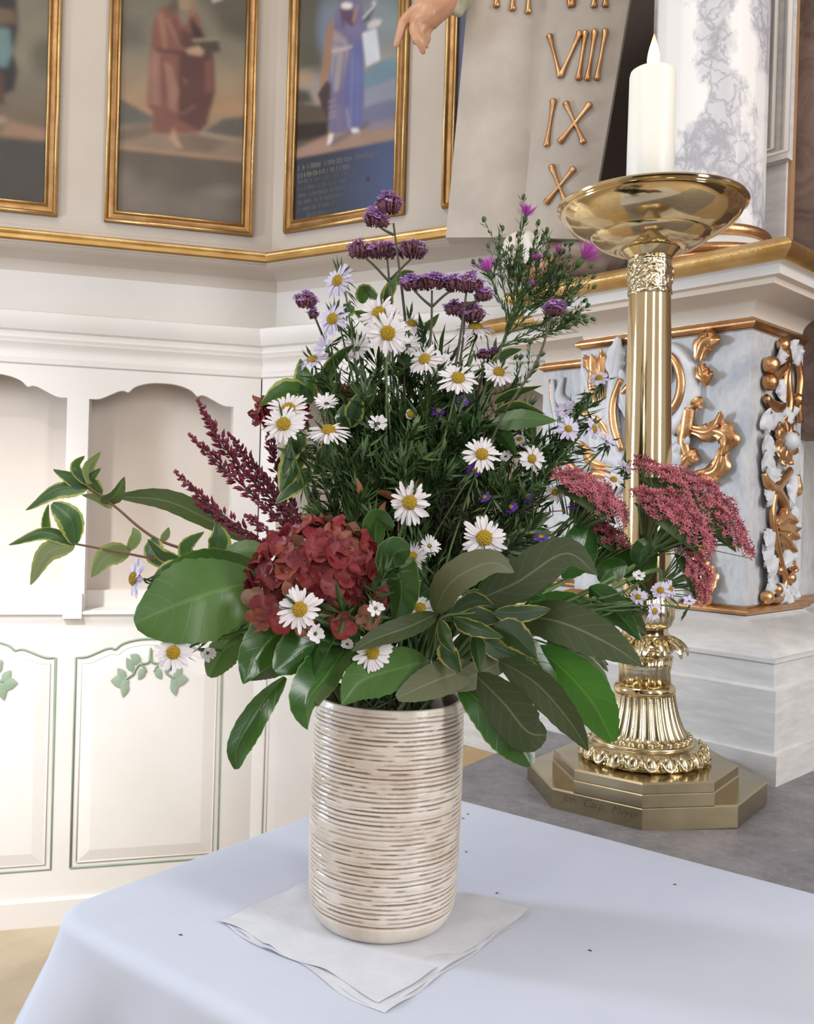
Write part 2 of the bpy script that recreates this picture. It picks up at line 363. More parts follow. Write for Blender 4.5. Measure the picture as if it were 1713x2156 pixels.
def build_wall(name, w, which, bays, stiles):
    ua, ub = (UL, 0) if which == 1 else (0, UR)
    nd_ = .11 if which == 1 else .27          # niche depth
    mb = MB(); strip(mb, [(-nd_ - .05, 0), (-nd_ - .05, 2.9)], which)
    wall = mb.build(name, M['niche'], kind='structure')
    zfold = lambda n: MIT * n
    def part(nm, prof, m, sharp=40):
        b = MB(); strip(b, prof, which); return b.build(nm, m, wall, sharp=sharp)
    part('parapet_board', [(-.06, 2.9), (-.06, zg_t + .028), (-.052, zg_t + .024), (-.05, zg_t + .014), (-.035, zg_t + .004)], M['cream'])
    part('gilt_rail', gilt_prof[:9], M['gold']); part('gilt_band', gilt_prof[8:], M['gold_band']); part('fascia', fascia_prof, M['cream']); part('frieze', frieze_prof, M['wall_white'])
    part('cornice', cornice_prof, M['wall_white'], 28)
    part('niche_back', [(-nd_, zc_b), (-nd_, zsill_t)], M['niche'])
    part('sill', [(-nd_ - .02, zsill_t + .004)] + sill_prof[1:], M['wall_white'])
    part('niche_top', [(-nd_ - .02, zc_b - .001), (-.004, zc_b - .001)], M['wall_white'])
    part('rail', [(0, zsill_b), (0, 0.0)], M['wall_white'])
    part('toe_board', [(0, .075), (.012, .07), (.013, 0.0)], M['wall_white'])
    part('niche_ledge', [(-nd_, zsill_t + .052), (-nd_ + .025, zsill_t + .05), (-nd_ + .025, zsill_t)], M['wall_white'])
    zsp, ztop = z1(840, 0, 190), z1(806, 0, 330)
    for (u0, u1) in stiles:
        b = MB(); b.box(w.at(u0, -nd_, zsill_t), w.d * (u1 - u0), w.n * nd_, Z * (zc_b - zsill_t)); b.build('stile', M['wall_white'], wall)
        b = MB(); b.box(w.at(u0 + .004, 0, zsill_t - .02), w.d * (u1 - u0 - .008), w.n * .017, Z * .07); b.build('stile_block', M['wall_white'], wall)
    for (u0, u1) in bays:
        line = archline(u0, u1, zsp, ztop)
        b = MB(); b.prism([w.at(u, -.018, z) for u, z in line] + [w.at(u1, -.018, zc_b), w.at(u0, -.018, zc_b)], w.n * .0178); b.build('valance', M['wall_white'], wall)
        # lower door with green bead and leaf spray
        g0, g1 = u0 - .018, u1 - .013
        zs, zt = z1(1384, 0, 172), z1(1345, 0, 300)
        outl = [(g0, pan_bot_in)] + [(u, z) for u, z in archline(g0, g1, zs, zt)] + [(g1, pan_bot_in), (g0, pan_bot_in)]
        door = MB(); inner = [(g0 + .016, pan_bot_in + .016)] + archline(g0 + .016, g1 - .016, zs - .016, zt - .016) + [(g1 - .016, pan_bot_in + .016)]
        c0 = [(g0 + .05, pan_bot_in + .05)] + archline(g0 + .05, g1 - .05, zs - .055, zt - .05) + [(g1 - .05, pan_bot_in + .05)]
        n = len(inner); va = [w.at(u, .003, z) for u, z in inner]; vb = [w.at(u, .009, z) for u, z in c0]
        door.add(va + vb, [(k, (k + 1) % n, n + (k + 1) % n, n + k) for k in range(n)] + [tuple(range(n, 2 * n))])
        dr = door.build('door_panel', M['wall_white'], wall)
        gb = MB(); gb.tube([w.at(u, .001, z) for u, z in outl], .0036, 6, flat=(w.n, .6)); gb.build('green_bead' if which == 1 else 'panel_bead', M['green_line' if which == 1 else 'wall_white'], dr, smooth=True)
        cb = MB(); cb.tube([w.at(u, .002, z) for u, z in inner + inner[:1]], .003, 6, flat=(w.n, .8)); cb.build('panel_moulding', M['wall_white'], dr, smooth=True)
        uc = (g0 + g1) / 2
        if which == 2: continue
        lf = MB()
        def q(x, y): return w.at(uc + x * .00078, .0115, zt - .03 + y * .00105)
        for sgn in (-1, 1):
            def st(pts, r=.0035): lf.tube(cr([q(sgn * x, y) for x, y in pts], 5), r, 5, flat=(w.n, .5))
            st([(0, 6), (3, -28), (14, -36), (36, -38), (52, -52), (58, -64), (72, -72), (88, -80)])
            st([(36, -38), (22, -46), (14, -60)], .003); st([(58, -64), (66, -52), (80, -30)], .003)
            for (x, y, ang, ln, wd_) in ((34, -34, 150, 44, 15), (20, -50, 235, 38, 13), (60, -56, 125, 44, 14), (86, -82, 130, 44, 15), (88, -84, 178, 50, 17), (82, -84, 255, 46, 15), (74, -80, 215, 40, 14)):
                a = math.radians(180 - ang) ; a = math.radians(ang if sgn < 0 else 180 - ang)
                dx, dy = math.cos(a), math.sin(a); L_ = []
                for k in range(9):
                    t = k / 8; ww = wd_ * math.sin(math.pi * t ** .8) ; L_.append((t * ln, ww))
                pts = [q(sgn * x + dx * t - dy * s_, y + dy * t + dx * s_) for t, s_ in L_] + [q(sgn * x + dx * t + dy * s_, y + dy * t - dx * s_) for t, s_ in L_[-2:0:-1]]
                cx = q(sgn * x + dx * ln * .5, y + dy * ln * .5) + w.n * .003
                lf.add(pts + [cx], [(k, (k + 1) % len(pts), len(pts)) for k in range(len(pts))])
        lf.build('leaf_ornament', M['green_line'], dr, smooth=True)
    return wall
sL = [W1.uz(140, 900)[0], W1.uz(186, 900)[0]]; sR = W1.uz(491, 880)[0]
bw = sR - sL[1]
wl = build_wall('wall_left', W1, 1, [(sL[1], sR), (sL[0] - bw, sL[0]), (sL[0] - bw - (sL[1] - sL[0]) - bw, sL[0] - bw - (sL[1] - sL[0]))],
           [(sR, -.002), (sL[0], sL[1]), (sL[0] - bw - (sL[1] - sL[0]), sL[0] - bw)])
sw = sL[1] - sL[0]
wb = build_wall('wall_back', W2, 2, [(.065, .065 + bw), (.065 + bw + sw, .065 + 2 * bw + sw), (.065 + 2 * bw + 2 * sw, .065 + 3 * bw + 2 * sw)],
           [(.002, .065), (.065 + bw, .065 + bw + sw), (.065 + 2 * bw + sw, .065 + 2 * bw + 2 * sw)])
for w, par, us in ((W1, wl, (-.055,)), (W2, wb, (.06,))):
    pass

# ---------------------------------------------------------------- framed paintings on the parapet
def seg_sd(X, Y, poly):
    px = np.array([p[0] for p in poly], float); py = np.array([p[1] for p in poly], float); n = len(poly)
    d = np.full(X.shape, 1e9); ins = np.zeros(X.shape, bool)
    for i in range(n):
        x0, y0, x1, y1 = px[i], py[i], px[(i + 1) % n], py[(i + 1) % n]
        ex, ey = x1 - x0, y1 - y0; t = np.clip(((X - x0) * ex + (Y - y0) * ey) / (ex * ex + ey * ey + 1e-9), 0, 1)
        d = np.minimum(d, np.hypot(X - x0 - t * ex, Y - y0 - t * ey))
        c = ((y0 > Y) != (y1 > Y)) & (X < (x1 - x0) * (Y - y0) / (y1 - y0 + 1e-12) + x0); ins ^= c
    return np.where(ins, -d, d)
class Painter:
    def __init__(s, X, Y): s.X, s.Y = X, Y; s.c = np.zeros(X.shape + (3,)); s.rs = np.random.RandomState(3)
    def lay(s, m, col):
        c = np.array(s2l(col)[:3]) if not isinstance(col, np.ndarray) else col
        s.c = s.c * (1 - m[:, None]) + c * m[:, None]
    def poly(s, pts, col, soft=3, a=1.0): s.lay(np.clip(.5 - seg_sd(s.X, s.Y, pts) / soft, 0, 1) * a, col)
    def grad(s, stops):
        ys = [p for p, _ in stops]; cs = np.array([s2l(c)[:3] for _, c in stops])
        s.c = np.stack([np.interp(s.Y, ys, cs[:, k]) for k in range(3)], 1)
    def ell(s, x, y, rx, ry, col, soft=.25, a=1.0):
        d = np.hypot((s.X - x) / rx, (s.Y - y) / ry); s.lay(np.clip((1 - d) / soft + .5, 0, 1) * a, col)
    def line(s, pts, w, col, a=1.0, soft=2):
        d = np.full(s.X.shape, 1e9)
        for (x0, y0), (x1, y1) in zip(pts[:-1], pts[1:]):
            ex, ey = x1 - x0, y1 - y0; t = np.clip(((s.X - x0) * ex + (s.Y - y0) * ey) / (ex * ex + ey * ey), 0, 1)
            d = np.minimum(d, np.hypot(s.X - x0 - t * ex, s.Y - y0 - t * ey))
        s.lay(np.clip(.5 - (d - w) / soft, 0, 1) * a, col)
    def soften(s, shape, n=3, r=2):
        c = s.c.reshape(shape + (3,))
        for _ in range(n):
            for ax in (0, 1):
                pad = np.pad(c, [(r, r) if a == ax else (0, 0) for a in range(3)], mode='edge'); cs = np.cumsum(np.concatenate([np.zeros_like(np.take(pad, [0], ax)), pad], ax), ax); k = 2 * r + 1; m_ = c.shape[ax]
                c = (np.take(cs, range(k, k + m_), ax) - np.take(cs, range(0, m_), ax)) / k
        s.c = c.reshape(-1, 3)
    def grain(s, amt):
        z = s.X * .11 + np.sin(s.Y * .07) * 2; q = np.sin(s.X * .045 + 1.3 * np.sin(s.Y * .03)) * np.sin(s.Y * .052 + 1.7 * np.sin(s.X * .021))
        s.c *= (1 + amt * q + amt * .5 * s.rs.randn(len(s.X)))[:, None]; s.c = np.clip(s.c, 0, 1)

def p_left(p):
    p.grad([(-250, (96, 88, 72)), (0, (120, 110, 90)), (120, (128, 116, 94)), (215, (112, 100, 82)), (290, (140, 110, 84))])
    p.ell(95, 120, 30, 40, (96, 90, 72), .8); p.poly([(-40, 225), (40, 220), (110, 250), (110, 300), (-40, 300)], (112, 94, 74), 12); p.poly([(20, 255), (110, 275), (110, 300), (0, 285)], (150, 112, 84), 10)
    p.poly([(-60, -60), (20, -40), (36, 0), (38, 60), (28, 110), (38, 150), (30, 190), (8, 200), (-60, 215)], (44, 40, 42), 5)
    p.poly([(-10, 58), (20, 60), (26, 110), (14, 142), (-10, 140)], (98, 128, 128), 5); p.poly([(-10, 15), (30, 22), (34, 50), (-10, 52)], (104, 80, 58), 4)
    p.poly([(-60, 140), (8, 150), (10, 220), (-60, 230)], (84, 56, 44), 6); p.ell(2, 252, 12, 8, (160, 126, 96), .6)
    p.poly([(-60, 284), (110, 298), (110, 600), (-60, 600)], (72, 66, 60), 3); p.soften(p.shape); p.grain(.06)
def p_mid(p):
    p.grad([(-250, (92, 84, 68)), (0, (112, 104, 86)), (110, (126, 116, 96)), (165, (150, 128, 98)), (230, (170, 130, 86)), (262, (150, 120, 90)), (345, (150, 122, 96))])
    p.poly([(430, 0), (530, -20), (530, 90), (470, 70)], (92, 82, 68), 30); p.poly([(230, 30), (300, 40), (300, 90), (230, 110)], (100, 94, 78), 30)
    p.poly([(230, 200), (262, 212), (320, 245), (330, 300), (230, 290)], (96, 92, 82), 8); p.poly([(430, 275), (470, 250), (530, 243), (530, 300), (430, 300)], (94, 88, 76), 8)
    p.poly([(230, 265), (320, 260), (400, 280), (530, 290), (530, 350), (230, 312)], (140, 116, 92), 10); p.poly([(230, 280), (300, 262), (330, 272), (300, 290), (230, 300)], (112, 94, 78), 9)
    p.poly([(360, 285), (440, 280), (480, 300), (440, 322), (370, 318)], (120, 98, 78), 12); p.line([(420, 280), (525, 300)], 4, (164, 142, 114), .7, 5); p.line([(240, 308), (400, 327), (525, 338)], 4, (172, 130, 96), .8, 6)
    R, R2, R3 = (128, 76, 62), (92, 54, 46), (150, 104, 86)
    p.poly([(334, 22), (360, 5), (400, 8), (420, 40), (430, 75), (448, 110), (452, 190), (446, 222), (436, 228), (434, 262), (422, 278), (350, 282), (322, 278), (320, 235), (309, 222), (313, 150), (320, 60)], R, 4)
    p.poly([(380, 60), (430, 80), (450, 120), (453, 190), (445, 222), (436, 260), (420, 276), (376, 250), (374, 180)], R2, 8); p.poly([(312, 150), (322, 100), (336, 112), (338, 222), (310, 220)], (146, 100, 84), 6)
    p.poly([(330, 30), (344, 24), (352, 100), (346, 108)], (150, 104, 76), 5); p.poly([(345, 130), (362, 138), (376, 190), (372, 235), (356, 230)], (152, 104, 84), 6); p.line([(352, 40), (386, 110)], 3.5, (150, 100, 76), .8, 5); p.line([(366, 40), (380, 95)], 2.5, R2, .8, 4)
    p.poly([(400, 35), (420, 60), (432, 78), (410, 84), (402, 60)], (66, 42, 40), 4); p.line([(330, 105), (390, 112)], 4, R2, .9, 5); p.line([(340, 120), (350, 210)], 1.6, R2, .7, 3); p.line([(325, 130), (329, 215)], 1.6, (160, 116, 98), .6, 3)
    p.line([(362, 232), (385, 240), (410, 222)], 1.6, R3, .7, 3); p.line([(386, 165), (392, 175)], 2, R3, .6, 3); p.poly([(430, 130), (446, 125), (450, 190), (432, 200)], (120, 72, 60), 6)
    p.ell(388, 5, 15, 20, (156, 130, 98), .3); p.ell(402, 8, 14, 24, (150, 122, 74), .5, .5); p.poly([(360, 4), (374, -10), (378, 20), (362, 28), (350, 34)], (96, 82, 66), 5); p.poly([(376, 20), (402, 22), (396, 44), (386, 56), (378, 40)], (128, 110, 88), 5)
    p.poly([(404, 84), (458, 80), (464, 108), (436, 114), (402, 92)], (78, 62, 52), 3); p.line([(408, 85), (456, 82)], 3, (158, 138, 112), .9, 3); p.poly([(390, 104), (418, 96), (430, 108), (424, 118), (396, 114)], (176, 138, 104), 3)
    p.poly([(356, 290), (366, 268), (374, 292), (384, 312), (372, 312)], (172, 134, 104), 5); p.line([(448, 2), (466, -4)], 2, (220, 214, 200), 1, 3)
    p.poly([(200, 309), (530, 343), (530, 620), (200, 620)], (98, 84, 71), 3)
    for x, y, rx, ry in ((300, 430, 60, 40), (430, 440, 50, 30), (470, 405, 40, 14), (265, 390, 25, 30)): p.ell(x, y, rx, ry, (128, 114, 100), 1.2, .7)
    p.soften(p.shape); p.grain(.07)
def p_right(p):
    p.grad([(-250, (92, 100, 104)), (0, (104, 112, 112)), (70, (122, 128, 128)), (130, (148, 142, 138)), (180, (150, 140, 136)), (300, (140, 116, 100))])
    p.poly([(615, -60), (690, -60), (690, 150), (615, 160)], (92, 88, 74), 40); p.ell(690, 60, 22, 60, (118, 138, 168), .9, .6); p.ell(800, 40, 60, 40, (134, 150, 158), 1, .6)
    p.ell(640, 168, 20, 18, (180, 146, 104), 1.2, .8); p.ell(668, 208, 20, 12, (166, 148, 126), 1.2, .7); p.poly([(615, 186), (650, 192), (660, 215), (615, 222)], (78, 78, 66), 12)
    p.poly([(764, 150), (800, 130), (822, 122), (842, 130), (842, 190), (764, 195)], (104, 134, 150), 8); p.poly([(764, 190), (842, 160), (842, 225), (764, 235)], (138, 142, 158), 10)
    p.poly([(764, 228), (800, 214), (842, 206), (842, 262), (764, 270)], (108, 112, 142), 8); p.poly([(764, 262), (842, 246), (842, 310), (740, 330)], (140, 126, 136), 12)
    p.poly([(615, 215), (690, 225), (690, 300), (615, 330)], (96, 80, 66), 8); p.poly([(615, 262), (690, 256), (690, 285), (615, 300)], (58, 46, 42), 7)
    p.poly([(615, 318), (700, 280), (842, 270), (842, 300), (615, 345)], (166, 130, 110), 10); p.line([(700, 300), (770, 262)], 6, (82, 84, 104), .6, 9)
    B, B2, B3 = (112, 104, 140), (96, 100, 158), (158, 142, 150)
    p.poly([(705, 30), (716, 4), (742, -12), (764, 10), (768, 60), (762, 100), (766, 150), (764, 240), (756, 272), (700, 282), (690, 260), (692, 120)], B, 4)
    p.poly([(740, 90), (764, 85), (766, 180), (764, 262), (726, 268), (722, 190)], B2, 7); p.poly([(700, 60), (728, 80), (735, 100), (716, 190), (704, 195), (695, 150)], B3, 7); p.poly([(688, 55), (704, 38), (694, 150), (678, 190), (672, 186)], (160, 118, 90), 5)
    p.poly([(688, 168), (696, 180), (692, 262), (676, 222), (668, 198)], (74, 58, 58), 4); p.poly([(715, 18), (742, 20), (746, 62), (720, 56)], (96, 66, 92), 5); p.line([(752, 14), (744, 44)], 3, (170, 122, 90), .9, 3); p.ell(730, 12, 12, 7, (222, 210, 206), .4)
    for (x0, y0, x1, y1, w, c) in ((700, 90, 722, 96, 2, B2), (700, 108, 740, 98, 2.4, (206, 184, 184)), (706, 120, 700, 180, 1.8, B2), (726, 110, 714, 200, 2, (96, 92, 130)), (742, 110, 738, 260, 2, (126, 122, 168)), (730, 230, 735, 268, 2.4, B3), (710, 220, 714, 266, 2.2, (130, 112, 126)), (752, 120, 752, 255, 2.5, (104, 108, 170))): p.line([(x0, y0), (x1, y1)], w, c, .8, 4)
    for y in (214, 226, 238, 248): p.line([(692, y), (706, y - 4)], 2, (160, 138, 134), .8, 3)
    p.poly([(722, 44), (740, 56), (766, 46), (774, 58), (762, 68), (730, 70)], (120, 108, 148), 4); p.poly([(762, 36), (786, 8), (792, 12), (776, 44), (764, 48)], (86, 92, 100), 3); p.line([(764, 38), (788, 12)], 1.8, (214, 214, 214), .9, 2)
    p.poly([(774, 50), (788, 40), (804, 42), (800, 52), (786, 60), (774, 60)], (206, 196, 190), 3); p.ell(787, 6, 5, 5, (190, 180, 178), .5); p.poly([(762, 70), (792, 60), (800, 126), (771, 140)], (206, 210, 218), 2)
    for k in range(9): p.line([(768 + k * .9, 78 + k * 6.5), (788 + k * .8, 74 + k * 6.3)], .6, (150, 154, 166), .7, 1.5)
    p.poly([(692, 282), (702, 282), (698, 300), (688, 306)], (226, 216, 206), 3); p.poly([(738, 270), (752, 270), (758, 278), (742, 280)], (226, 222, 224), 3)
    p.poly([(600, 338), (850, 290), (850, 620), (600, 620)], (58, 62, 74), 3); m = np.clip((p.X - 690) / 120, 0, 1) * (p.Y > 338 - (p.X - 600) * .192); p.lay(m * .8, (76, 92, 134))
    p.soften(p.shape, 2, 2); rr = random.Random(4)
    for k in range(8):                                     # worn gilt inscription, no longer readable
        y0 = 352 + k * 14.5 - (0 if k else 2); x = 628 + (18 if k == 7 else 0)
        while x < (742 - k * 5 if k else 800):
            h = 8.5 if k in (0, 1, 7) else 6; yy = y0 - (x - 628) * .19; f = max(0, 1 - (x - 628) / 190) * (.75 if k < 2 else .3)
            t = rr.random(); c = (150, 136, 104)
            p.line([(x, yy), (x, yy + h)], .7, c, f, 1.5)
            if t > .3: p.line([(x, yy + (0 if t > .6 else h * .5)), (x + 3.4, yy + (0 if t > .6 else h * .5) - .6)], .6, c, f, 1.5)
            if t > .5: p.line([(x + 3.6, yy), (x + 3.6, yy + h)], .7, c, f, 1.5)
            x += 6.4 if rr.random() > .16 else 10
    p.ell(774, 377, 4, 5, (60, 50, 56), .8, .8); p.grain(.06)
def p_far(p):
    p.grad([(-250, (70, 72, 96)), (200, (96, 98, 132)), (440, (78, 80, 108))]); p.grain(.1)

def cmat(name):
    n = N(name); at = n.new('ShaderNodeVertexColor'); at.layer_name = 'paint'; vec = n.coord('Object')
    n.set(at.outputs[0], .42, 0, .35); b = n.noise(vec, 420, 2); n.bump(b.outputs[0], .12, .001); return n.m
M['canvas'] = cmat('oil_paint_on_canvas')
def painting(w, u0, u1, zb, fn, label, nu, group=None):
    zt = 2.80; fw = .036; n0 = -.06; root = empty('framed_painting', label, 'painting', group, w.at((u0 + u1) / 2, n0, zb))
    # frame profile: (in from outer edge, height above board)
    prof = [(0, 0), (0, .010), (.002, .014), (.006, .015), (.010, .012), (.012, .009), (.018, .007), (.024, .008), (.027, .011), (.031, .012), (.034, .010), (fw, .004), (fw, 0)]
    cs = [(u0, zb, 1, 1), (u1, zb, -1, 1), (u1, zt, -1, -1), (u0, zt, 1, -1)]
    for k in range(4):
        mb = MB(); a, b = cs[k], cs[(k + 1) % 4]
        vs_ = []
        for i, h in prof:
            for c in (a, b): vs_.append(rel(root, w.at(c[0] + c[2] * i, n0 + h, c[1] + c[3] * i)))
        mb.add(vs_, [(2 * j, 2 * j + 2, 2 * j + 3, 2 * j + 1) for j in range(len(prof) - 1)])
        fs = mb.build('frame_stick', M['frame_brown'], root, sharp=35)
        for ii, hh, rr_ in ((.005, .0125, .0050), (.031, .0105, .0036)):
            b2 = MB(); b2.tube([rel(root, w.at(c[0] + c[2] * ii, n0 + hh, c[1] + c[3] * ii)) for c in (a, b)], rr_, 10); b2.build('gilt_bead', M['gold'], fs, smooth=True)
    mb = MB(); a0, a1, b0, b1 = u0 + fw - .002, u1 - fw + .002, zb + fw - .002, zt - fw + .002; nv = int(nu * (b1 - b0) / (a1 - a0))
    mb.grid(lambda s, t: rel(root, w.at(a0 + (a1 - a0) * s, n0 + .004, b0 + (b1 - b0) * t)), nu, nv)
    o = mb.build('canvas', M['canvas'], root)
    q = np.array(mb.v) + np.array(root.location) - np.array(CAM)
    d = q @ np.array(FWD); X = 856.5 + FPX * (q @ np.array(RGT)) / d; Y = 1078 - FPX * (q @ np.array(UP)) / d
    p = Painter(X, Y); p.shape = (nu + 1, nv + 1); fn(p)
    ca = o.data.color_attributes.new('paint', 'FLOAT_COLOR', 'POINT')
    ca.data.foreach_set('color', np.concatenate([np.clip((p.c * .82 + p.c.mean(1, keepdims=True) * .18) * .95, 0, 1), np.ones((len(X), 1))], 1).astype(np.float32).ravel())
    return root
N0 = -.06
pm0, pm1 = W1.uz(225, 240, N0)[0], W1.uz(538, 240, N0)[0]; zpb = W1.uz(212, 467, N0)[1]
pl1 = W1.uz(126, 240, N0)[0]
painting(W1, pm0, pm1, zpb, p_mid, 'gilt-framed painting of a bearded figure in red robes holding an open book', 190, 'paintings on the gallery front')
painting(W1, pl1 - (pm1 - pm0), pl1, zpb, p_left, 'gilt-framed painting of a figure in dark robes with a teal sash', 150, 'paintings on the gallery front')
q0, q1 = W2.uz(608, 240, N0)[0], W2.uz(859, 240, N0)[0]; zqb = W2.uz(597, 494, N0)[1]
painting(W2, q0, q1, zqb, p_right, 'gilt-framed painting of a figure in blue robes holding a scroll', 190, 'paintings on the gallery front')
r0 = W2.uz(938, 240, N0)[0]
painting(W2, r0, r0 + .36, zqb, p_far, 'gilt-framed dark blue painting mostly hidden behind the stone tablet', 30, 'paintings on the gallery front')

# ================================================================ ALTAR SLAB
s1, s2 = PZ(968, 1618, SZ), PZ(1165, 1535, SZ); sd = (s2 - s1).normalized()
tR0, tR1 = PZ(837, 1652, TZ), PZ(1713, 1903, TZ); td = (tR1 - tR0).normalized(); tn = V((-td.y, td.x, 0))   # tn points away from the table, to the back
tn = tn if tn.y > 0 else -tn
def isect(p, d, q, e):
    den = d.x * e.y - d.y * e.x; t = ((q.x - p.x) * e.y - (q.y - p.y) * e.x) / den; return p + d * t
pe = tR0 + tn * .022
c1 = isect(s1, sd, pe, td); c1.z = SZ; c2 = pe + td * 1.5; c2.z = SZ; c3 = s1 + sd * .62; c3.z = SZ; c4 = c2 + sd * .9; c4.z = SZ
rootS = empty('altar_slab', 'grey stone altar slab under the brass candlestick', 'altar slab', None, (c1.x, c1.y, 0))
mb = MB(); pts = [c1, c2, c4, c3]
top = [rel(rootS, p) for p in pts]; mb.prism([p - Z * .09 for p in top], Z * .09); mb.build('slab', M['stone'], rootS)
mb = MB(); ins = [(c1 * .92 + (c2 + c3 + c4) * .0267), c2 * .92 + (c1 + c3 + c4) * .0267, c4 * .92 + (c2 + c3 + c1) * .0267, c3 * .92 + (c1 + c2 + c4) * .0267]
mb.prism([V((p.x, p.y, 0)) - V((c1.x, c1.y, 0)) for p in ins], Z * (SZ - .09)); mb.build('stone_base', M['stone'], rootS)

# ================================================================ RETABLE
C0 = PZ(1628, 1654, SZ); C0.z = 0
E1, E2 = V((-.69, .724, 0)).normalized(), V((.724, .69, 0)).normalized()
def RT(a, b, z): return C0 + E1 * a + E2 * b + Z * z
def rt_on_b(x, y, b):     # photo pixel onto plane b = const (faces the left-front)
    q = PPL(x, y, C0 + E2 * b, E2); return (q - C0).dot(E1), q.z
def corner_i(x, y):       # inset i where the corner (i,i) meets pixel column x
    lo, hi = -.1, .4
    for _ in range(50):
        m = (lo + hi) / 2; X_, Y_, d_ = project(RT(m, m, 1.2))
        z_ = PPL(x, y, RT(m, m, 0), (V((CAM.x, CAM.y, 0)) - RT(m, m, 0)).normalized()).z
        X_, Y_, d_ = project(RT(m, m, z_))
        if X_ > x: lo = m
        else: hi = m
    return m, z_
iD, zD0 = corner_i(1566, 1292); iT, zT = corner_i(1662, 491); iB, zBd = corner_i(1585, 668); iF, zF = corner_i(1641, 572); iP, zP = corner_i(1621, 1450)
_, zS_ = corner_i(1625, 1588)
i2, zcy = corner_i(1610, 1388)
aL = rt_on_b(1216, 900, iD)[0] + iD
RB = .19; aE = rt_on_b(1140, 850, RB + iD)[0] + iD
bR = .235 + 2 * iD
ret = empty('altar_retable', 'cream altar retable with marbled panels, gilt mouldings and carved scrolls', 'altar', None, (C0.x, C0.y, SZ))
def path(i):
    return [(aE - i, RB + .5), (aE - i, RB + i), (aL - i, RB + i), (aL - i, i), (i, i), (i, bR - i), (.035 + i, bR - i), (.035 + i, bR + .45)]
def rsweep(nm, prof, m, sharp=35, parent=None):
    mb = MB(); k = None; vs_ = []
    for i, z in prof:
        pp = [rel(ret, RT(a, b, z)) for a, b in path(i)]; k = len(pp); vs_ += pp
    mb.add(vs_, [(r * k + c, r * k + c + 1, (r + 1) * k + c + 1, (r + 1) * k + c) for r in range(len(prof) - 1) for c in range(k - 1)])
    return mb.build(nm, m, parent or ret, sharp=sharp)
rsweep('plinth_strip', [(-.006, SZ), (-.006, zS_), (.002, zS_ + .001)], M['plinth'])
rsweep('plinth_block', [(.002, zS_), (.002, zP), (.006, zP + .002)], M['plinth'])
rsweep('base_fascia', [(.006, zP + .002), (.008, zP + .004), (.010, zcy - .003), (.006, zcy), (.006, zcy + .006), (.012, zcy + .007)], M['plinth'])
zt0 = zD0 - .004
rsweep('base_cyma', [(.012 + (iD - .018) * (math.sin((k / 10 - .5) * math.pi) * .5 + .5) ** 1.0, zcy + .007 + (zt0 - zcy - .007) * (k / 10) ** .9) for k in range(11)], M['plinth'])
rsweep('gilt_base_bead', [(iD - .006, zt0)] + [(iD - .004 - .011 * math.sin(k / 7 * math.pi), zt0 + .017 * k / 7) for k in range(8)] + [(iD + .002, zt0 + .017)], M['gold_dark'])
rsweep('die', [(iD + .002, zt0 + .016), (iD + .002, zBd - .015)], M['die'])
rsweep('gilt_bead', [(iD, zBd - .020), (iB + .004, zBd - .022)] + [(iB + .004 - .012 * math.sin(k / 7 * math.pi), zBd - .020 + .022 * k / 7) for k in range(8)] + [(iB + .004, zBd + .003)], M['gold_dark'])
cz0, cz1 = zBd + .003, zF - .012
rsweep('cove', [(iB + .004 + (iF + .012 - iB) * (1 - math.cos(k / 10 * math.pi / 2)), cz0 + (cz1 - cz0) * math.sin(k / 10 * math.pi / 2)) for k in range(11)] + [(iF + .012, zF - .004), (iF, zF - .002)], M['cove'])
zgl = zT - .034
rsweep('top_fascia', [(iF, zF - .002), (iF, zgl - .003), (iF - .006, zgl)], M['wall_white'])
rsweep('gilt_cornice', [(iF - .006, zgl)] + [(iT + .012 - .018 * math.sin(k / 8 * math.pi) , zgl + .034 * k / 8) for k in range(9)] + [(iT + .016, zT + .002)], M['gold'])
# top board
mb = MB(); pp = [RT(a, b, zT + .001) for a, b in path(iT + .014)]; mb.add([rel(ret, p) for p in pp], [tuple(range(len(pp)))]); mb.build('top_board', M['cream'], ret)
# stone footing to the left of the recess
fa0, fz = rt_on_b(985, 1500, RB - .01); _, fz0 = rt_on_b(1008, 1580, RB - .03)
mb = MB(); mb.box(rel(ret, RT(iD, RB - .02, fz0)), E1 * (fa0 + .25), E2 * .3, Z * (SZ - .004 - fz0 if fz > SZ else fz - fz0)); mb.build('stone_footing', M['plinth'], ret)
mb = MB(); mb.box(rel(ret, RT(iD, RB + .0, SZ - .004)), E1 * (fa0 + .2), E2 * .28, Z * .16); mb.build('recess_plinth', M['plinth'], ret)
# ochre step below
oz = fz0
mb = MB(); o0 = RT(.30, RB - .34, 0)
st = empty('wooden_step', 'ochre painted step on the floor behind the altar slab', 'step', None, o0)
mb.box((0, 0, 0), E1 * .50, E2 * .318, Z * oz)
mb.build('step_block', M['ochre'], st)
mb = MB(); mb.box(E1 * -.005 + Z * oz + E2 * -.004, E1 * .86, E2 * .32, Z * .0); 

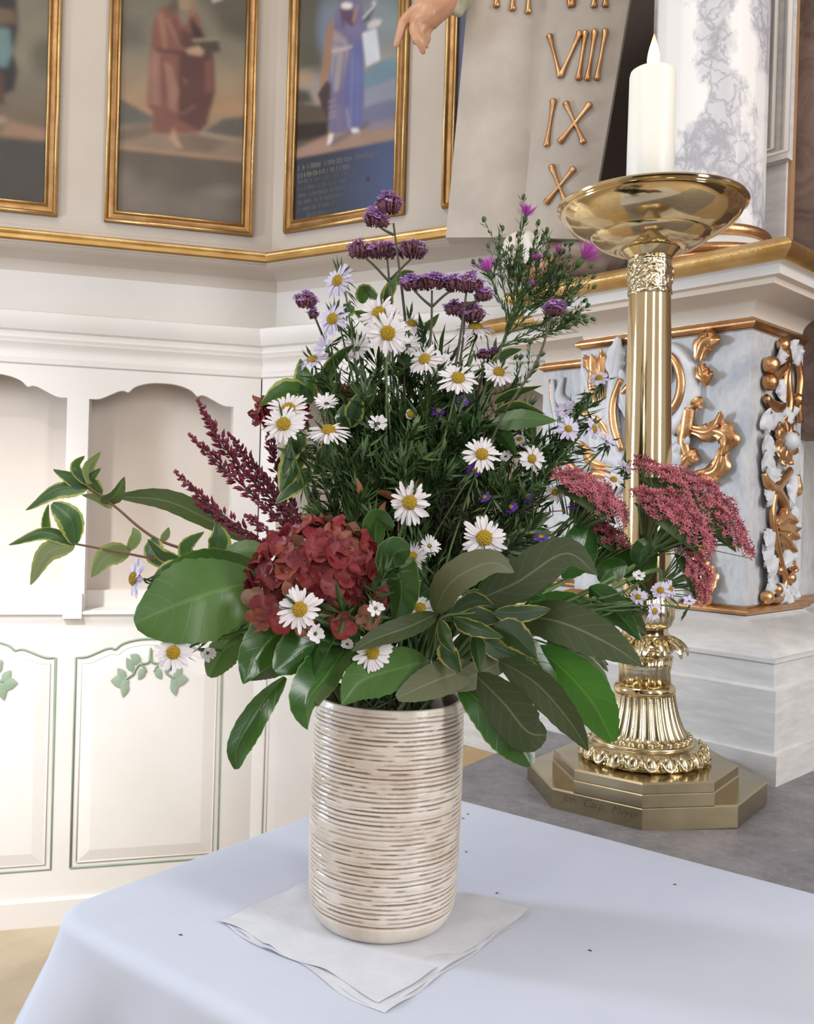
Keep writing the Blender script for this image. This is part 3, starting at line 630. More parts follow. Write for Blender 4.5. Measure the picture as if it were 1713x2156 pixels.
# column on the pedestal
colc = P(1487, 480, 1.70); colc.z = 0
cm = MB(); cr_ = .102
cm.lathe([(cr_ * 1.02, zT + .05), (cr_, zT + .075), (cr_ * .995, 2.9)], (colc.x - ret.location.x, colc.y - ret.location.y, -ret.location.z), 168, lambda r, z, a, k: r * (1 - .012 * abs(math.sin(9 * a)) ** .6))
cm.build('column', M['column'], ret, sharp=50)
cb_ = MB(); prof = [(.135, zT + .001), (.135, zT + .008)] + [(.122 + .012 * math.cos(t), zT + .018 + .010 * math.sin(t)) for t in [(-90 + 180 * k / 8) * math.pi / 180 for k in range(9)]]
cb_.lathe(prof, (colc.x - ret.location.x, colc.y - ret.location.y, -ret.location.z), 64); cb_.build('column_foot', M['gold_dark'], ret, smooth=True)
cb_ = MB(); cb_.lathe([(.118, zT + .028), (.108, zT + .034), (.106, zT + .046)], (colc.x - ret.location.x, colc.y - ret.location.y, -ret.location.z), 64, cap=False); cb_.build('column_scotia', M['wall_white'], ret, smooth=True)
cb_ = MB(); cb_.lathe([(.104 + .012 * math.cos(t), zT + .056 + .011 * math.sin(t)) for t in [(-90 + 180 * k / 8) * math.pi / 180 for k in range(9)]], (colc.x - ret.location.x, colc.y - ret.location.y, -ret.location.z), 64); cb_.build('column_torus', M['gold_dark'], ret, smooth=True)
# pilaster, dark recess, brown wall
bP = .30
ap, zp_ = rt_on_b(1655, 340, bP); zmb = rt_on_b(1640, 346, bP)[1]
mb = MB(); mb.box(rel(ret, RT(ap, bP, zT)), E1 * .30, E2 * .12, Z * (2.9 - zT)); pil = mb.build('pilaster', M['plinth'], ret)
mb = MB(); mb.box(rel(ret, RT(ap - .012, bP - .022, zmb)), E1 * .26, E2 * .021, Z * (2.9 - zmb)); pf = mb.build('pilaster_panel', M['plinth'], ret)
for da, wd_ in ((.004, .007), (.030, .006), (.052, .007)):
    mb = MB(); mb.tube([rel(ret, RT(ap - .012 + da, bP - .024, 2.85)), rel(ret, RT(ap - .012 + da, bP - .024, zmb + .012 + da * .4)), rel(ret, RT(ap + .22, bP - .024, zmb + .012 + da * .4))], wd_, 6); mb.build('panel_bead', M['wall_white'], pf, sharp=60)
mb = MB(); mb.box(rel(ret, RT(ap - .006, bP + .008, zT)), E1 * .03, E2 * .02, Z * (2.9 - zT)); mb.build('ochre_edge', M['ochre_edge'], ret)
mb = MB(); mb.box(rel(ret, RT(-.75, bP + .026, zT - .3)), E1 * (.75 + ap + .02), E2 * .05, Z * 1.6); mb.build('marbled_backing', M['brown'], ret)
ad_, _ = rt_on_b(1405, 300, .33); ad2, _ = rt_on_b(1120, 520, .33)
mb = MB(); mb.box(rel(ret, RT(ad_, .34, zT)), E1 * (ad2 - ad_), E2 * .04, Z * (2.9 - zT)); mb.build('recess_shade_panel', M['dark'], ret)  # near-black panel paints in the shadow of the gap beside the column

# ---- carved ornament on the die
def acanthus(mb, base, tip, bend, wid, nrm, lobes=3, th=.012):
    """fleshy carved leaf: base->tip on the panel, bowed sideways by bend, with lobed edges"""
    base, tip = V(base), V(tip); ax = tip - base; side = nrm.cross(ax).normalized(); ln = ax.length
    mid = base + ax * .5 + side * bend
    spine = cr([base, mid, tip], 8); n = len(spine)
    def fn(u, v):
        x = u * (n - 1); k = min(int(x), n - 2); p = spine[k].lerp(spine[k + 1], x - k)
        t = (spine[k + 1] - spine[k]).normalized(); s_ = nrm.cross(t).normalized(); q = (v - .5) * 2
        w_ = wid * (math.sin(math.pi * min(1, u * .92 + .08)) ** .7) * (1 - .38 * abs(math.sin(u * lobes * math.pi)) ** 3 * (abs(q) ** 1.5)) + .0015
        h = th * (1 - q * q * .75) * (math.sin(math.pi * (u * .85 + .12)) ** .5) + .003 * math.cos(q * 9) * (1 - u) + (.010 * max(0, u - .75) * 4 * th / .012)
        return p + s_ * q * w_ + nrm * h + nrm * (.002)
    mb.grid(fn, 18, 10)
    
FN = -E2        # normal of the left-front face
def dp(x, y, h=.004): 
    q = PPL(x, y, RT(0, iD + .002, 0), E2); return rel(ret, q + FN * h)
orn = MB(); orn.tube([dp(1200 + k, 1285, -.004) for k in (0, 4)], .001, 3)
carv = empty('carved_scroll'); carv.parent = ret
def ctube(pts, rads, m, nm='scroll', seg=10, h=.008, k=.75):
    q = cr([dp(x, y, h) for x, y in pts], 7); mb = MB(); mb.tube(q, lerp_list(rads, len(q)), seg, flat=(FN, k)); return mb.build(nm, m, carv, smooth=True)
M['carve_grey'] = paint('carving_grey_white', L(.56, .57, .60), L(.70, .70, .71), 18, .42, .06, 90)
G, K = M['carve_grey'], M['gold_dark']
ctube([(1372, 735), (1420, 742), (1450, 778), (1456, 830), (1436, 885), (1396, 905), (1370, 890)], [.013, .016, .019, .02, .019, .017, .013], G)
ctube([(1400, 738), (1432, 762), (1446, 806), (1436, 850), (1405, 878), (1372, 882)], [.005, .008, .009, .009, .008, .006], K, 'gilt_scroll', h=.022)
ctube([(1388, 725), (1400, 745), (1408, 770), (1398, 800), (1380, 815)], [.012, .014, .012, .01, .006], G, h=.012)
ctube([(1376, 722), (1392, 760), (1385, 790), (1372, 800)], [.007, .008, .007, .004], K, 'gilt_scroll', h=.022)
ctube([(1310, 735), (1300, 800), (1292, 880), (1304, 950), (1340, 1000)], [.011, .015, .016, .014, .012], G)
ctube([(1318, 800), (1302, 850), (1304, 900), (1320, 950)], [.006, .008, .009, .006], K, 'gilt_scroll', h=.02)
ctube([(1318, 830), (1336, 815), (1352, 840), (1345, 880)], [.007, .008, .009, .006], K, 'gilt_scroll', h=.016)
ctube([(1456, 860), (1450, 905), (1446, 935), (1455, 965)], [.014, .014, .012, .008], K, 'gilt_scroll', h=.012)
ctube([(1238, 985), (1280, 965), (1325, 985), (1350, 1010)], [.008, .016, .016, .01], G)
ctube([(1370, 905), (1400, 960), (1420, 1010)], [.016, .014, .01], G)
ctube([(1240, 1030), (1262, 1000), (1300, 1005)], [.004, .012, .006], K, 'gilt_scroll', h=.016)
def aleaf(b, t, bend, wd_, m, lobes=3, th=.014):
    mb = MB(); acanthus(mb, dp(*b), dp(*t), bend, wd_, FN, lobes, th); return mb.build('acanthus_leaf', m, carv, smooth=True)
for b, t, bd, w_, m in (((1475, 760), (1528, 718), .02, .022, K), ((1478, 770), (1512, 790), -.012, .018, K), ((1482, 735), (1500, 706), .008, .013, K), ((1452, 868), (1488, 862), .016, .012, K), ((1446, 880), (1452, 930), -.008, .013, K),
                        ((1458, 905), (1530, 868), -.022, .017, K), ((1470, 905), (1524, 896), -.010, .013, K), ((1500, 905), (1530, 960), .022, .022, K), ((1528, 945), (1470, 1000), .022, .02, K), ((1480, 992), (1524, 1008), -.01, .012, K), ((1440, 985), (1482, 970), .014, .017, K),
                        ((1272, 880), (1256, 748), .012, .028, K), ((1276, 800), (1278, 738), .004, .016, K), ((1258, 790), (1240, 750), .004, .014, K), ((1300, 935), (1236, 872), -.016, .02, K), ((1300, 985), (1230, 930), .016, .018, K),
                        ((1250, 900), (1225, 845), .01, .02, G), ((1290, 870), (1235, 815), .012, .026, G), ((1440, 930), (1400, 915), .01, .02, G), ((1432, 985), (1404, 950), -.012, .018, G), ((1440, 960), (1462, 922), .008, .013, G),
                        ((1450, 1150), (1492, 1180), .01, .02, K), ((1455, 1180), (1498, 1208), .006, .016, K), ((1466, 1215), (1512, 1242), .012, .02, K), ((1478, 1240), (1510, 1262), -.008, .018, K), ((1500, 1190), (1476, 1258), .008, .015, K), ((1440, 1230), (1410, 1258), .008, .018, G), ((1300, 1150), (1260, 1110), .01, .02, G), ((1330, 1190), (1280, 1220), .01, .02, K)):
    aleaf(b, t, bd, w_, m)
for b, t, bd, w_ in (((1335, 1000), (1248, 875), .02, .030), ((1300, 910), (1236, 775), .012, .030), ((1300, 800), (1312, 712), .008, .024), ((1412, 990), (1462, 925), .012, .020), ((1395, 930), (1442, 1004), .010, .022), ((1402, 1010), (1388, 930), .006, .022), ((1330, 1010), (1250, 1000), .01, .022), ((1330, 880), (1318, 780), .006, .02), ((1425, 1120), (1470, 1060), .01, .022), ((1430, 1180), (1400, 1110), .008, .022)):
    aleaf(b, t, bd, w_, G)
# recessed die: a white scroll and gilt curl
def dp2(x, y, h=.006):
    q = PPL(x, y, RT(0, RB + iD + .002, 0), E2); return rel(ret, q + FN * h)
for pts, rd, m in (([(1188, 795), (1180, 830), (1190, 850), (1212, 862)], [.005, .012, .016, .012], G), ([(1166, 800), (1170, 860), (1182, 920)], [.006, .008, .006], G), ([(1160, 800), (1164, 850), (1178, 920)], [.003, .004, .003], K), ([(1185, 930), (1210, 960), (1225, 985)], [.008, .012, .008], G), ([(1180, 945), (1200, 975), (1216, 990)], [.005, .008, .006], K)):
    q = cr([dp2(x, y) for x, y in pts], 6); mb = MB(); mb.tube(q, lerp_list(rd, len(q)), 8, flat=(FN, .7)); mb.build('recess_scroll', m, carv, smooth=True)
# ---- garland on the right face of the die
FN2 = -E1
def gp(x, y, h=.004):
    q = PPL(x, y, RT(iD + .002, 0, 0), E1); return rel(ret, q + FN2 * h)
gar = empty('carved_garland'); gar.parent = ret
def gt(pts, rads, m, nm='stem', h=.010, k=.8):
    q = cr([gp(x, y, h) for x, y in pts], 6); mb = MB(); mb.tube(q, lerp_list(rads, len(q)), 8, flat=(FN2, k)); mb.build(nm, m, gar, smooth=True)
def gl(b, t, bd, w_, m, th=.012, lobes=2, nm='garland_leaf'):
    mb = MB(); acanthus(mb, gp(*b), gp(*t), bd, w_, FN2, lobes, th); mb.build(nm, m, gar, smooth=True)
for x, y, r, m in ((1608, 770, .0165, K), (1606, 806, .0155, K), (1626, 1200, .009, K), (1622, 1240, .011, K), (1650, 1216, .011, K), (1600, 1256, .013, K), (1664, 842, .012, K), (1634, 728, .013, K)):
    mb = MB(); mb.ball(gp(x, y, .012), r, 14, 10); mb.build('berry', m, gar, smooth=True)
gt([(1650, 768), (1648, 800), (1652, 850), (1646, 890)], [.007, .009, .009, .007], K); gt([(1650, 765), (1640, 800), (1636, 850), (1618, 858), (1600, 838)], [.007, .009, .010, .013, .008], K)
gt([(1612, 815), (1628, 790), (1644, 772)], [.006, .007, .007], K); gt([(1652, 990), (1630, 1020), (1618, 1030), (1604, 1018), (1596, 996)], [.008, .01, .012, .011, .006], K)
gt([(1625, 1030), (1640, 1060), (1640, 1090), (1628, 1105)], [.008, .01, .01, .006], K); gt([(1620, 1035), (1614, 1080), (1620, 1130), (1632, 1185), (1642, 1220), (1632, 1258), (1612, 1262)], [.008, .008, .009, .008, .007, .007, .006], K)
gt([(1668, 1000), (1670, 1030), (1662, 1035), (1652, 1020)], [.005, .010, .01, .006], K); gt([(1668, 760), (1674, 800), (1670, 850), (1674, 890)], [.007, .009, .008, .007], K)
for b, t, bd, w_, m in (((1650, 765), (1636, 716), .006, .022, K), ((1655, 760), (1660, 718), .004, .018, G), ((1662, 770), (1672, 740), .004, .016, G), ((1645, 750), (1622, 735), .006, .018, G), ((1630, 800), (1632, 850), .004, .018, G), ((1610, 905), (1600, 860), .004, .026, G), ((1640, 880), (1604, 870), .008, .02, G), ((1620, 950), (1592, 915), .006, .022, G), ((1616, 985), (1592, 950), .004, .022, G), ((1630, 1000), (1594, 985), .006, .02, G),
                        ((1640, 905), (1662, 862), .006, .02, G), ((1660, 1000), (1650, 1060), .004, .022, G), ((1612, 1030), (1594, 1055), .006, .018, G), ((1655, 1070), (1664, 1110), .004, .022, G), ((1622, 1105), (1660, 1098), .012, .020, K), ((1625, 1115), (1664, 1132), .006, .018, K), ((1628, 1125), (1658, 1160), .004, .018, K), ((1640, 1130), (1666, 1110), .004, .016, K), ((1614, 1120), (1592, 1150), .006, .024, G), ((1612, 1150), (1588, 1180), .006, .024, G), ((1622, 1175), (1596, 1205), .006, .024, G), ((1636, 1190), (1660, 1170), .004, .02, G), ((1620, 1235), (1596, 1225), .004, .024, G), ((1650, 1230), (1664, 1255), .004, .022, G), ((1630, 1240), (1650, 1265), .004, .022, G), ((1648, 1190), (1660, 1200), .004, .018, K)):
    gl(b, t, bd, w_, m)
fc = gp(1636, 930, .018)
for k in range(9):
    a = 2 * math.pi * k / 9; r_ = .048; upv = Z; sdv = FN2.cross(Z).normalized()
    mb = MB(); d_ = upv * math.sin(a) + sdv * math.cos(a); acanthus(mb, fc + d_ * .008 - FN2 * .008, fc + d_ * r_ - FN2 * .012, 0, .018, FN2, 2, .012); mb.build('rosette_petal', K, gar, smooth=True)
mb = MB(); mb.ball(fc + FN2 * .004, .018, 14, 10); mb.build('rosette_centre', G, gar, smooth=True)

# ================================================================ STATUE (hand, sleeve, drapery) AND ITS TABLET
def tabD(x, y):
    t = (y + 60) / 560; xl, xc, xr = 990 - 52 * t, 1151 - 54 * t, 1335 - 97 * t
    if x < xc: s_ = (x - xl) / (xc - xl); return 1.97 - .03 * s_ - .016 * math.sin(math.pi * max(0, min(1, s_)))
    s_ = (x - xc) / (xr - xc); return 1.94 - .05 * s_ - .016 * math.sin(math.pi * max(0, min(1, s_)))
tb = empty('stone_tablet', 'pale twin-lobed stone tablet with gilt Roman numerals beside the column', 'tablet', None, P(1090, 500, 1.94))
mb = MB(); rows = 14; cols = 22; vs_ = []
def tedge(t, s_):
    y = -60 + t * (560 + (8 * (s_ - .5) if s_ > .5 else 0)); xl, xc, xr = 990 - 52 * t, 1151 - 54 * t, 1335 - 97 * t
    x = xl + (xc - xl) * s_ * 2 if s_ < .5 else xc + (xr - xc) * (s_ - .5) * 2
    return x, y
for i in range(rows + 1):
    ring = []
    for j in range(cols + 1):
        x, y = tedge(i / rows, j / cols); ring.append(rel(tb, P(x, y, tabD(x, y))))
    for j in range(cols, -1, -1):
        x, y = tedge(i / rows, j / cols); ring.append(rel(tb, P(x, y, tabD(x, y)) + V((.012, .05, 0))))
    vs_ += ring
k = 2 * (cols + 1)
mb.add(vs_, [(i * k + j, i * k + (j + 1) % k, (i + 1) * k + (j + 1) % k, (i + 1) * k + j) for i in range(rows) for j in range(k)] + [tuple(range(rows * k, rows * k + k)), tuple(range(k))[::-1]])
mb.build('tablet_body', M['tablet'], tb, sharp=40)
def numeral(strokes, label):
    mb = MB()
    for (x0, y0, x1, y1) in strokes:
        q = [rel(tb, P(x0 + (x1 - x0) * t, y0 + (y1 - y0) * t, tabD(x0 + (x1 - x0) * t, y0 + (y1 - y0) * t) - .004)) for t in (0, .03, .12, .3, .5, .7, .88, .97, 1)]
        mb.tube(q, [.0062, .0078, .0058, .0042, .0036, .0042, .0058, .0078, .0062], 8, flat=(V((0, -1, 0)), .8))
    mb.build('numeral', M['gold_dark'], tb, smooth=True, label=label)
numeral([(1049, -70, 1045, 15), (1083, -70, 1079, 22), (1116, -70, 1112, 28)], 'gilt Roman numeral III')
numeral([(1180, -70, 1201, 14), (1226, -70, 1203, 14), (1254, -70, 1250, 15), (1278, -70, 1274, 14)], 'gilt Roman numeral VII')
numeral([(1156, 73, 1179, 162), (1222, 66, 1179, 162), (1233, 65, 1217, 168), (1253, 63, 1236, 169), (1275, 62, 1256, 168)], 'gilt Roman numeral VIII')
numeral([(1165, 209, 1150, 308), (1190, 215, 1229, 301), (1243, 217, 1177, 300)], 'gilt Roman numeral IX')
numeral([(1160, 348, 1191, 428), (1209, 353, 1148, 428)], 'gilt Roman numeral X')
stt = empty('carved_statue', 'carved figure with outstretched hand and drapery, half hidden by the stone tablet', 'statue', None, P(1180, 560, 2.0))
def skinblob(name, chains, m, voxel=.0035, smooth=6):
    mb = MB()
    for pts, rad in chains:
        q = cr([rel(stt, p) for p in pts], 5); mb.tube(q, lerp_list(rad, len(q)), 12)
        mb.ball(q[0], rad[0], 12, 8); mb.ball(q[-1], rad[-1], 12, 8)
    o = mb.build(name, m, stt, smooth=True)
    r = o.modifiers.new('remesh', 'REMESH'); r.mode = 'VOXEL'; r.voxel_size = voxel; r.use_smooth_shade = True
    s_ = o.modifiers.new('smooth', 'SMOOTH'); s_.factor = .5; s_.iterations = smooth
    return o
H = lambda x, y, d: P(x, y, d)
hd = 1.93
skinblob('hand', [([H(985, -30, hd + .05), H(948, -2, hd + .02), H(925, 14, hd), H(900, 34, hd - .01), H(884, 48, hd - .012)], [.028, .027, .028, .030, .022]),
                  ([H(905, 15, hd - .005), H(884, 24, hd - .01), H(866, 32, hd - .01)], [.026, .022, .015]),
                  ([H(884, 26, hd - .012), H(862, 34, hd - .014), H(849, 48, hd - .012), H(843, 68, hd - .008), H(834, 94, hd - .004)], [.014, .0125, .011, .010, .007]),
                  ([H(890, 42, hd - .016), H(872, 56, hd - .024), H(876, 78, hd - .026), H(886, 92, hd - .022), H(890, 108, hd - .016)], [.014, .0115, .0105, .0105, .007]),
                  ([H(898, 48, hd - .012), H(884, 66, hd - .018), H(888, 84, hd - .012), H(896, 96, hd - .006)], [.013, .0105, .010, .007]),
                  ([H(908, 48, hd - .004), H(898, 68, hd - .004), H(898, 84, hd + .002), H(894, 92, hd + .008)], [.012, .0095, .009, .0065]),
                  ([H(912, 30, hd + .012), H(898, 58, hd + .022), H(884, 76, hd + .02), H(874, 88, hd + .012)], [.015, .012, .0105, .007])], M['skin'], .0028, 4)
skinblob('sleeve', [([H(1010, -80, hd + .10), H(985, -30, hd + .06), H(960, 2, hd + .03)], [.06, .045, .030]), ([H(948, -10, hd), H(955, 20, hd + .01), H(966, 30, hd + .03)], [.008, .010, .008]), ([H(975, -50, hd), H(972, -5, hd + .01), H(968, 26, hd + .02)], [.016, .016, .010])], M['sleeve'], .005, 6)
M['robe'] = paint('statue_robe', L(.30, .22, .18), L(.42, .33, .28), 10, .5); M['robe_pale'] = paint('statue_robe_pale', L(.62, .55, .48), L(.74, .69, .64), 10, .45)
dd = 1.93
skinblob('drapery_dark', [([H(1290, 540, dd + .03), H(1240, 535, dd), H(1200, 528, dd - .01), H(1165, 538, dd), H(1140, 560, dd)], [.03, .032, .024, .020, .018]), ([H(1250, 500, dd + .03), H(1215, 520, dd), H(1180, 512, dd), H(1150, 520, dd)], [.02, .018, .014, .012]), ([H(1160, 530, dd), H(1190, 555, dd), H(1260, 560, dd)], [.014, .02, .02])], M['robe'], .004, 4)
skinblob('drapery_pale', [([H(1112, 496, dd), H(1082, 506, dd - .01), H(1070, 530, dd - .012), H(1066, 556, dd - .005)], [.012, .016, .020, .012]), ([H(1108, 500, dd - .01), H(1118, 530, dd - .02), H(1112, 560, dd - .02), H(1090, 576, dd - .02)], [.014, .020, .016, .010]), ([H(1140, 500, dd), H(1130, 540, dd - .015), H(1140, 580, dd - .01)], [.016, .022, .016])], M['robe_pale'], .004, 4)
skinblob('foot', [([H(1160, 555, dd - .03), H(1130, 572, dd - .035), H(1095, 582, dd - .04), H(1075, 586, dd - .04)], [.016, .016, .012, .007])], M['skin'], .004, 3)
# ================================================================ CANDLESTICK
nb = PZ(1351, 1749, SZ)
fd = V((nb.x, nb.y, 0)).normalized()
RL, RS = .178, .1345
cc = nb + fd * RS; cc.z = SZ
DC = project(cc)[2]
pxm = DC / FPX
def cz(y): return P(1361, y, DC).z - SZ        # height on the axis seen at photo row y
cs = empty('candlestick', 'tall polished brass candlestick with fluted foot and octagonal base', 'candlestick', None, (cc.x, cc.y, SZ))
cs.rotation_euler = (0, -.016, 0)
a0 = math.atan2(-fd.y, -fd.x)
def octa(r, z0, z1_, nm, ch=.0025, off=0):
    mb = MB(); vs_ = []
    for rr, z in ((r, z0), (r, z1_ - ch), (r - ch, z1_)):
        vs_ += [fd * off + V((rr * math.cos(a0 + k * math.pi / 4), rr * math.sin(a0 + k * math.pi / 4), z)) for k in range(8)]
    mb.add(vs_, [(l * 8 + k, l * 8 + (k + 1) % 8, l * 8 + 8 + (k + 1) % 8, l * 8 + 8 + k) for l in range(2) for k in range(8)] + [tuple(range(16, 24)), tuple(range(8))[::-1]])
    return mb.build(nm, M['brass_step'], cs)
h1 = .031; h2 = .033
base1 = octa(RL, 0, h1, 'base_step', off=RL - RS); octa(RS - .0005, h1, h1 + .0185, 'base_step'); octa(RS - .0015, h1 + .0185, h1 + h2, 'base_step')
zb = h1 + h2
def tomm(lst): return [(r * pxm, cz(y)) for r, y in lst]
# foot ring with egg and dart
rE = .093
rg = MB(); rg.lathe([(rE * .93, zb), (rE * .97, zb + .004), (rE * .95, zb + .010), (rE * .90, zb + .020), (rE * .80, zb + .026), (rE * .74, zb + .027)], seg=96)
er = rg.build('egg_and_dart_ring', M['brass_cast'], cs, smooth=True)
egg = MB(); egg.ball((0, 0, 0), 1, 12, 8, (.006, .0092, .0125)); egg.tube([(.003, .0105 * math.cos(t), -.014 * math.sin(t) + .004) for t in [math.pi * k / 10 for k in range(11)]], .0022, 6)
eggm = egg.mesh('egg', M['brass_cast'])
for k in range(22):
    a = 2 * math.pi * k / 22; o = link('egg', eggm, er); o.location = (rE * .94 * math.cos(a), rE * .94 * math.sin(a), zb + .013); o.rotation_euler = (0, -.45, a)
dart = MB(); dart.tube([(.004, 0, .010), (.006, 0, 0), (.002, 0, -.010)], [.002, .0024, .001], 6); dartm = dart.mesh('dart', M['brass_cast'])
for k in range(22):
    a = 2 * math.pi * (k + .5) / 22; o = link('dart', dartm, er); o.location = (rE * .94 * math.cos(a), rE * .94 * math.sin(a), zb + .013); o.rotation_euler = (0, -.35, a)
dot = MB()
for k in range(44):
    a = 2 * math.pi * k / 44; dot.ball((rE * .93 * math.cos(a), rE * .93 * math.sin(a), zb + .004), .0035, 6, 4)
dot.build('pearl_row', M['brass_cast'], cs, smooth=True)
# fluted bell
zr = cz(1449)
bell = [(.0745, zb + .026), (.0735, zb + .030), (.066, zb + .034), (.060, zb + .042), (.053, zb + .058), (.0465, zb + .082), (.042, zb + .110), (.0395, zr - .012), (.0385, zr - .004)]
bell = [(p[0], p[1]) for p in cr([(r, z, 0) for r, z in bell], 4)]
mb = MB(); mb.lathe(bell, seg=240, mod=lambda r, z, a, k: r * (1 - .055 * abs(math.sin(15 * a)) ** .55 * min(1, max(0, (z - zb - .030) / .008)))); mb.build('fluted_foot', M['brass_cast'], cs, smooth=True)
leafs = MB()
for k in range(30):
    a = 2 * math.pi * k / 30; leafs.ball((.0655 * math.cos(a), .0655 * math.sin(a), zb + .034), .0052, 7, 5, (1, 1, .8))
leafs.build('leaf_row', M['brass_cast'], cs, smooth=True)
mb = MB(); mb.lathe([(.036 + .0095 * math.cos(t), zr + .0095 * math.sin(t)) for t in [(-100 + 200 * k / 12) * math.pi / 180 for k in range(13)]], seg=64); mb.build('ring', M['brass'], cs, smooth=True)
zl = cz(1376)
mb = MB(); mb.lathe([(.0385, zr + .006), (.0375, zr + .03), (.0385, zl - .02), (.0415, zl - .002)], seg=180, mod=lambda r, z, a, k: r * (1 - .05 * abs(math.sin(11 * a)) ** .5)); mb.build('fluted_neck', M['brass_cast'], cs, smooth=True)
# drooping leaf collar
col_ = MB(); col_.lathe([(.040, zl + .004), (.048, zl + .014), (.044, zl + .021), (.037, zl + .025), (.0345, zl + .031)], seg=48)
clo = col_.build('leaf_collar', M['brass_cast'], cs, smooth=True)
lfm = MB()
def lff(u, v):
    q = (v - .5) * 2; w_ = .0125 * math.sin(math.pi * min(1, .25 + u * .72)) ** .6 * (1 - .18 * abs(math.sin(u * 9)))
    x = .036 + .0265 * math.sin(u * 1.7); z = .013 * math.cos(u * 2.1) - .004 * u
    return V((x - .004 * q * q, q * w_, z + .0025 * math.cos(q * 6)))
lfm.grid(lff, 10, 8); lfme = lfm.mesh('leaf', M['brass_cast'])
for k in range(12):
    a = 2 * math.pi * k / 12 + .2; o = link('leaf', lfme, clo); o.location = (0, 0, zl + .0125); o.rotation_euler = (0, 0, a)
zk0, zk1, zk2 = cz(1318), cz(1300), cz(1248)
mb = MB(); mb.lathe([(.0345, zl + .030), (.0335, zk0 - .006), (.034, zk0)], seg=48, cap=False); mb.build('neck_spool', M['brass'], cs, smooth=True)
mb = MB(); mb.lathe([(.033, zk0), (.038, zk0 + .002), (.0425, zk1), (.0425, zk1 + .012), (.041, zk2 - .006), (.037, zk2), (.0355, zk2 + .004)], seg=160, mod=lambda r, z, a, k: r * (1 - .035 * abs(math.sin(14 * a)) ** .6)); mb.build('fluted_knop', M['brass_cast'], cs, smooth=True)
zp0, zp1 = cz(622), cz(1250)
mb = MB(); mb.lathe([(.0350, zp1), (.0345, cz(960)), (.0305, zp0)], seg=64, cap=False); mb.build('stem', M['brass'], cs, smooth=True)
for z_ in ():
    pass
zbt = cz(548)
n = N('relief_brass'); vec = n.coord('Object'); ns = n.noise(vec, 130, 3, .6, 1.5); vo = n.new('ShaderNodeTexVoronoi', feature='SMOOTH_F1'); vo.inputs['Scale'].default_value = 150; n.lk(vec, vo.inputs[0])
n.set(n.ramp(ns.outputs[0], [(.35, L(.42, .34, .22)), (.6, L(.80, .70, .50))]), .2, 1); n.bump(vo.outputs['Distance'], .9, .003); M['relief'] = n.m
mb = MB(); mb.lathe([(.0318, zp0 - .002), (.0325, zp0), (.0325, zp0 + .003), (.0312, zp0 + .005)] + [(.0314, zp0 + .005 + (zbt - zp0 - .01) * k / 24) for k in range(25)] + [(.0325, zbt - .004), (.0325, zbt)], seg=120, mod=lambda r, z, a, k: r + (.0016 * max(0, mnoise.noise((a * 3.2, z * 85, 2.0)) + .25 * mnoise.noise((a * 9, z * 210, 5.0))) if zp0 + .006 < z < zbt - .005 else 0)); mb.build('relief_band', M['relief'], cs, smooth=True)
rel2 = MB(); r3 = random.Random(11)
for k in range(16):
    a = r3.uniform(0, 6.28); z_ = r3.uniform(zp0 + .01, zbt - .012); pts = []
    for q in range(7):
        a2 = a + .35 * math.sin(q * .9 + k); pts.append((.0322 * math.cos(a2 + q * .07), .0322 * math.sin(a2 + q * .07), z_ + .010 * math.sin(q * .8 + k)))
    rel2.tube(pts, lerp_list([.0006, .0018, .0016, .0005], 7), 5)
rel2.build('vine_relief', M['brass_cast'], cs, smooth=True)
yR = 442; zR = cz(yR)
rb = 191 * pxm
bowl_px = [(44, 548), (47, 545), (56, 534), (60, 528), (57, 526), (66, 529), (84, 524), (104, 514), (118, 503), (123, 497), (124, 494), (130, 491), (150, 480), (168, 466), (180, 450), (186, 438), (187, 434), (186, 430), (190, 430), (194, 427), (195, 423), (193, 419), (188, 418)]
bowl_px = [(r_ * 1.0, y_ + 16 * (548 - y_) / 123) for r_, y_ in bowl_px]
prof = tomm(bowl_px)
inner = [(r - .003, z) for r, z in tomm([(185, 442), (176, 462), (150, 480), (120, 492), (60, 499), (1, 500)])]
mb = MB(); mb.lathe(prof + inner, seg=96, cap=False); mb.build('drip_bowl', M['brass'], cs, sharp=32)
# engraved name on the lower step
fcv = bpy.data.curves.new('t', 'FONT'); fcv.body = 'Joh. Carp. Meyer'; fcv.size = .0155; fcv.shear = .42; fcv.extrude = .0002; fcv.space_word = 1.9; fcv.offset = -.0003
fo = bpy.data.objects.new('t', fcv); sc.collection.objects.link(fo); dg = bpy.context.evaluated_depsgraph_get(); me = bpy.data.meshes.new_from_object(fo.evaluated_get(dg)); bpy.data.objects.remove(fo)
m_eng = N('engraving').set(L(.10, .07, .035), .5, .6).m; me.materials.clear(); me.materials.append(m_eng)
va = V((RL * math.cos(a0 - math.pi / 4), RL * math.sin(a0 - math.pi / 4), 0)); vb_ = V((RL * math.cos(a0), RL * math.sin(a0), 0))
if va.x > vb_.x: va = V((RL * math.cos(a0 + math.pi / 4), RL * math.sin(a0 + math.pi / 4), 0))
ex = (vb_ - va).normalized(); ey = Z; ez = ex.cross(ey)
eo = link('engraved_inscription', me, base1); eo.matrix_local = Matrix(((ex.x, ey.x, ez.x, 0), (ex.y, ey.y, ez.y, 0), (ex.z, ey.z, ez.z, 0), (0, 0, 0, 1))) 
q = fd * (RL - RS) + va + ex * .016 + Z * .0155 + ez * .0001
eo.matrix_local = Matrix(((ex.x, ey.x, ez.x, q.x), (ex.y, ey.y, ez.y, q.y), (ex.z, ey.z, ez.z, q.z), (0, 0, 0, 1)))
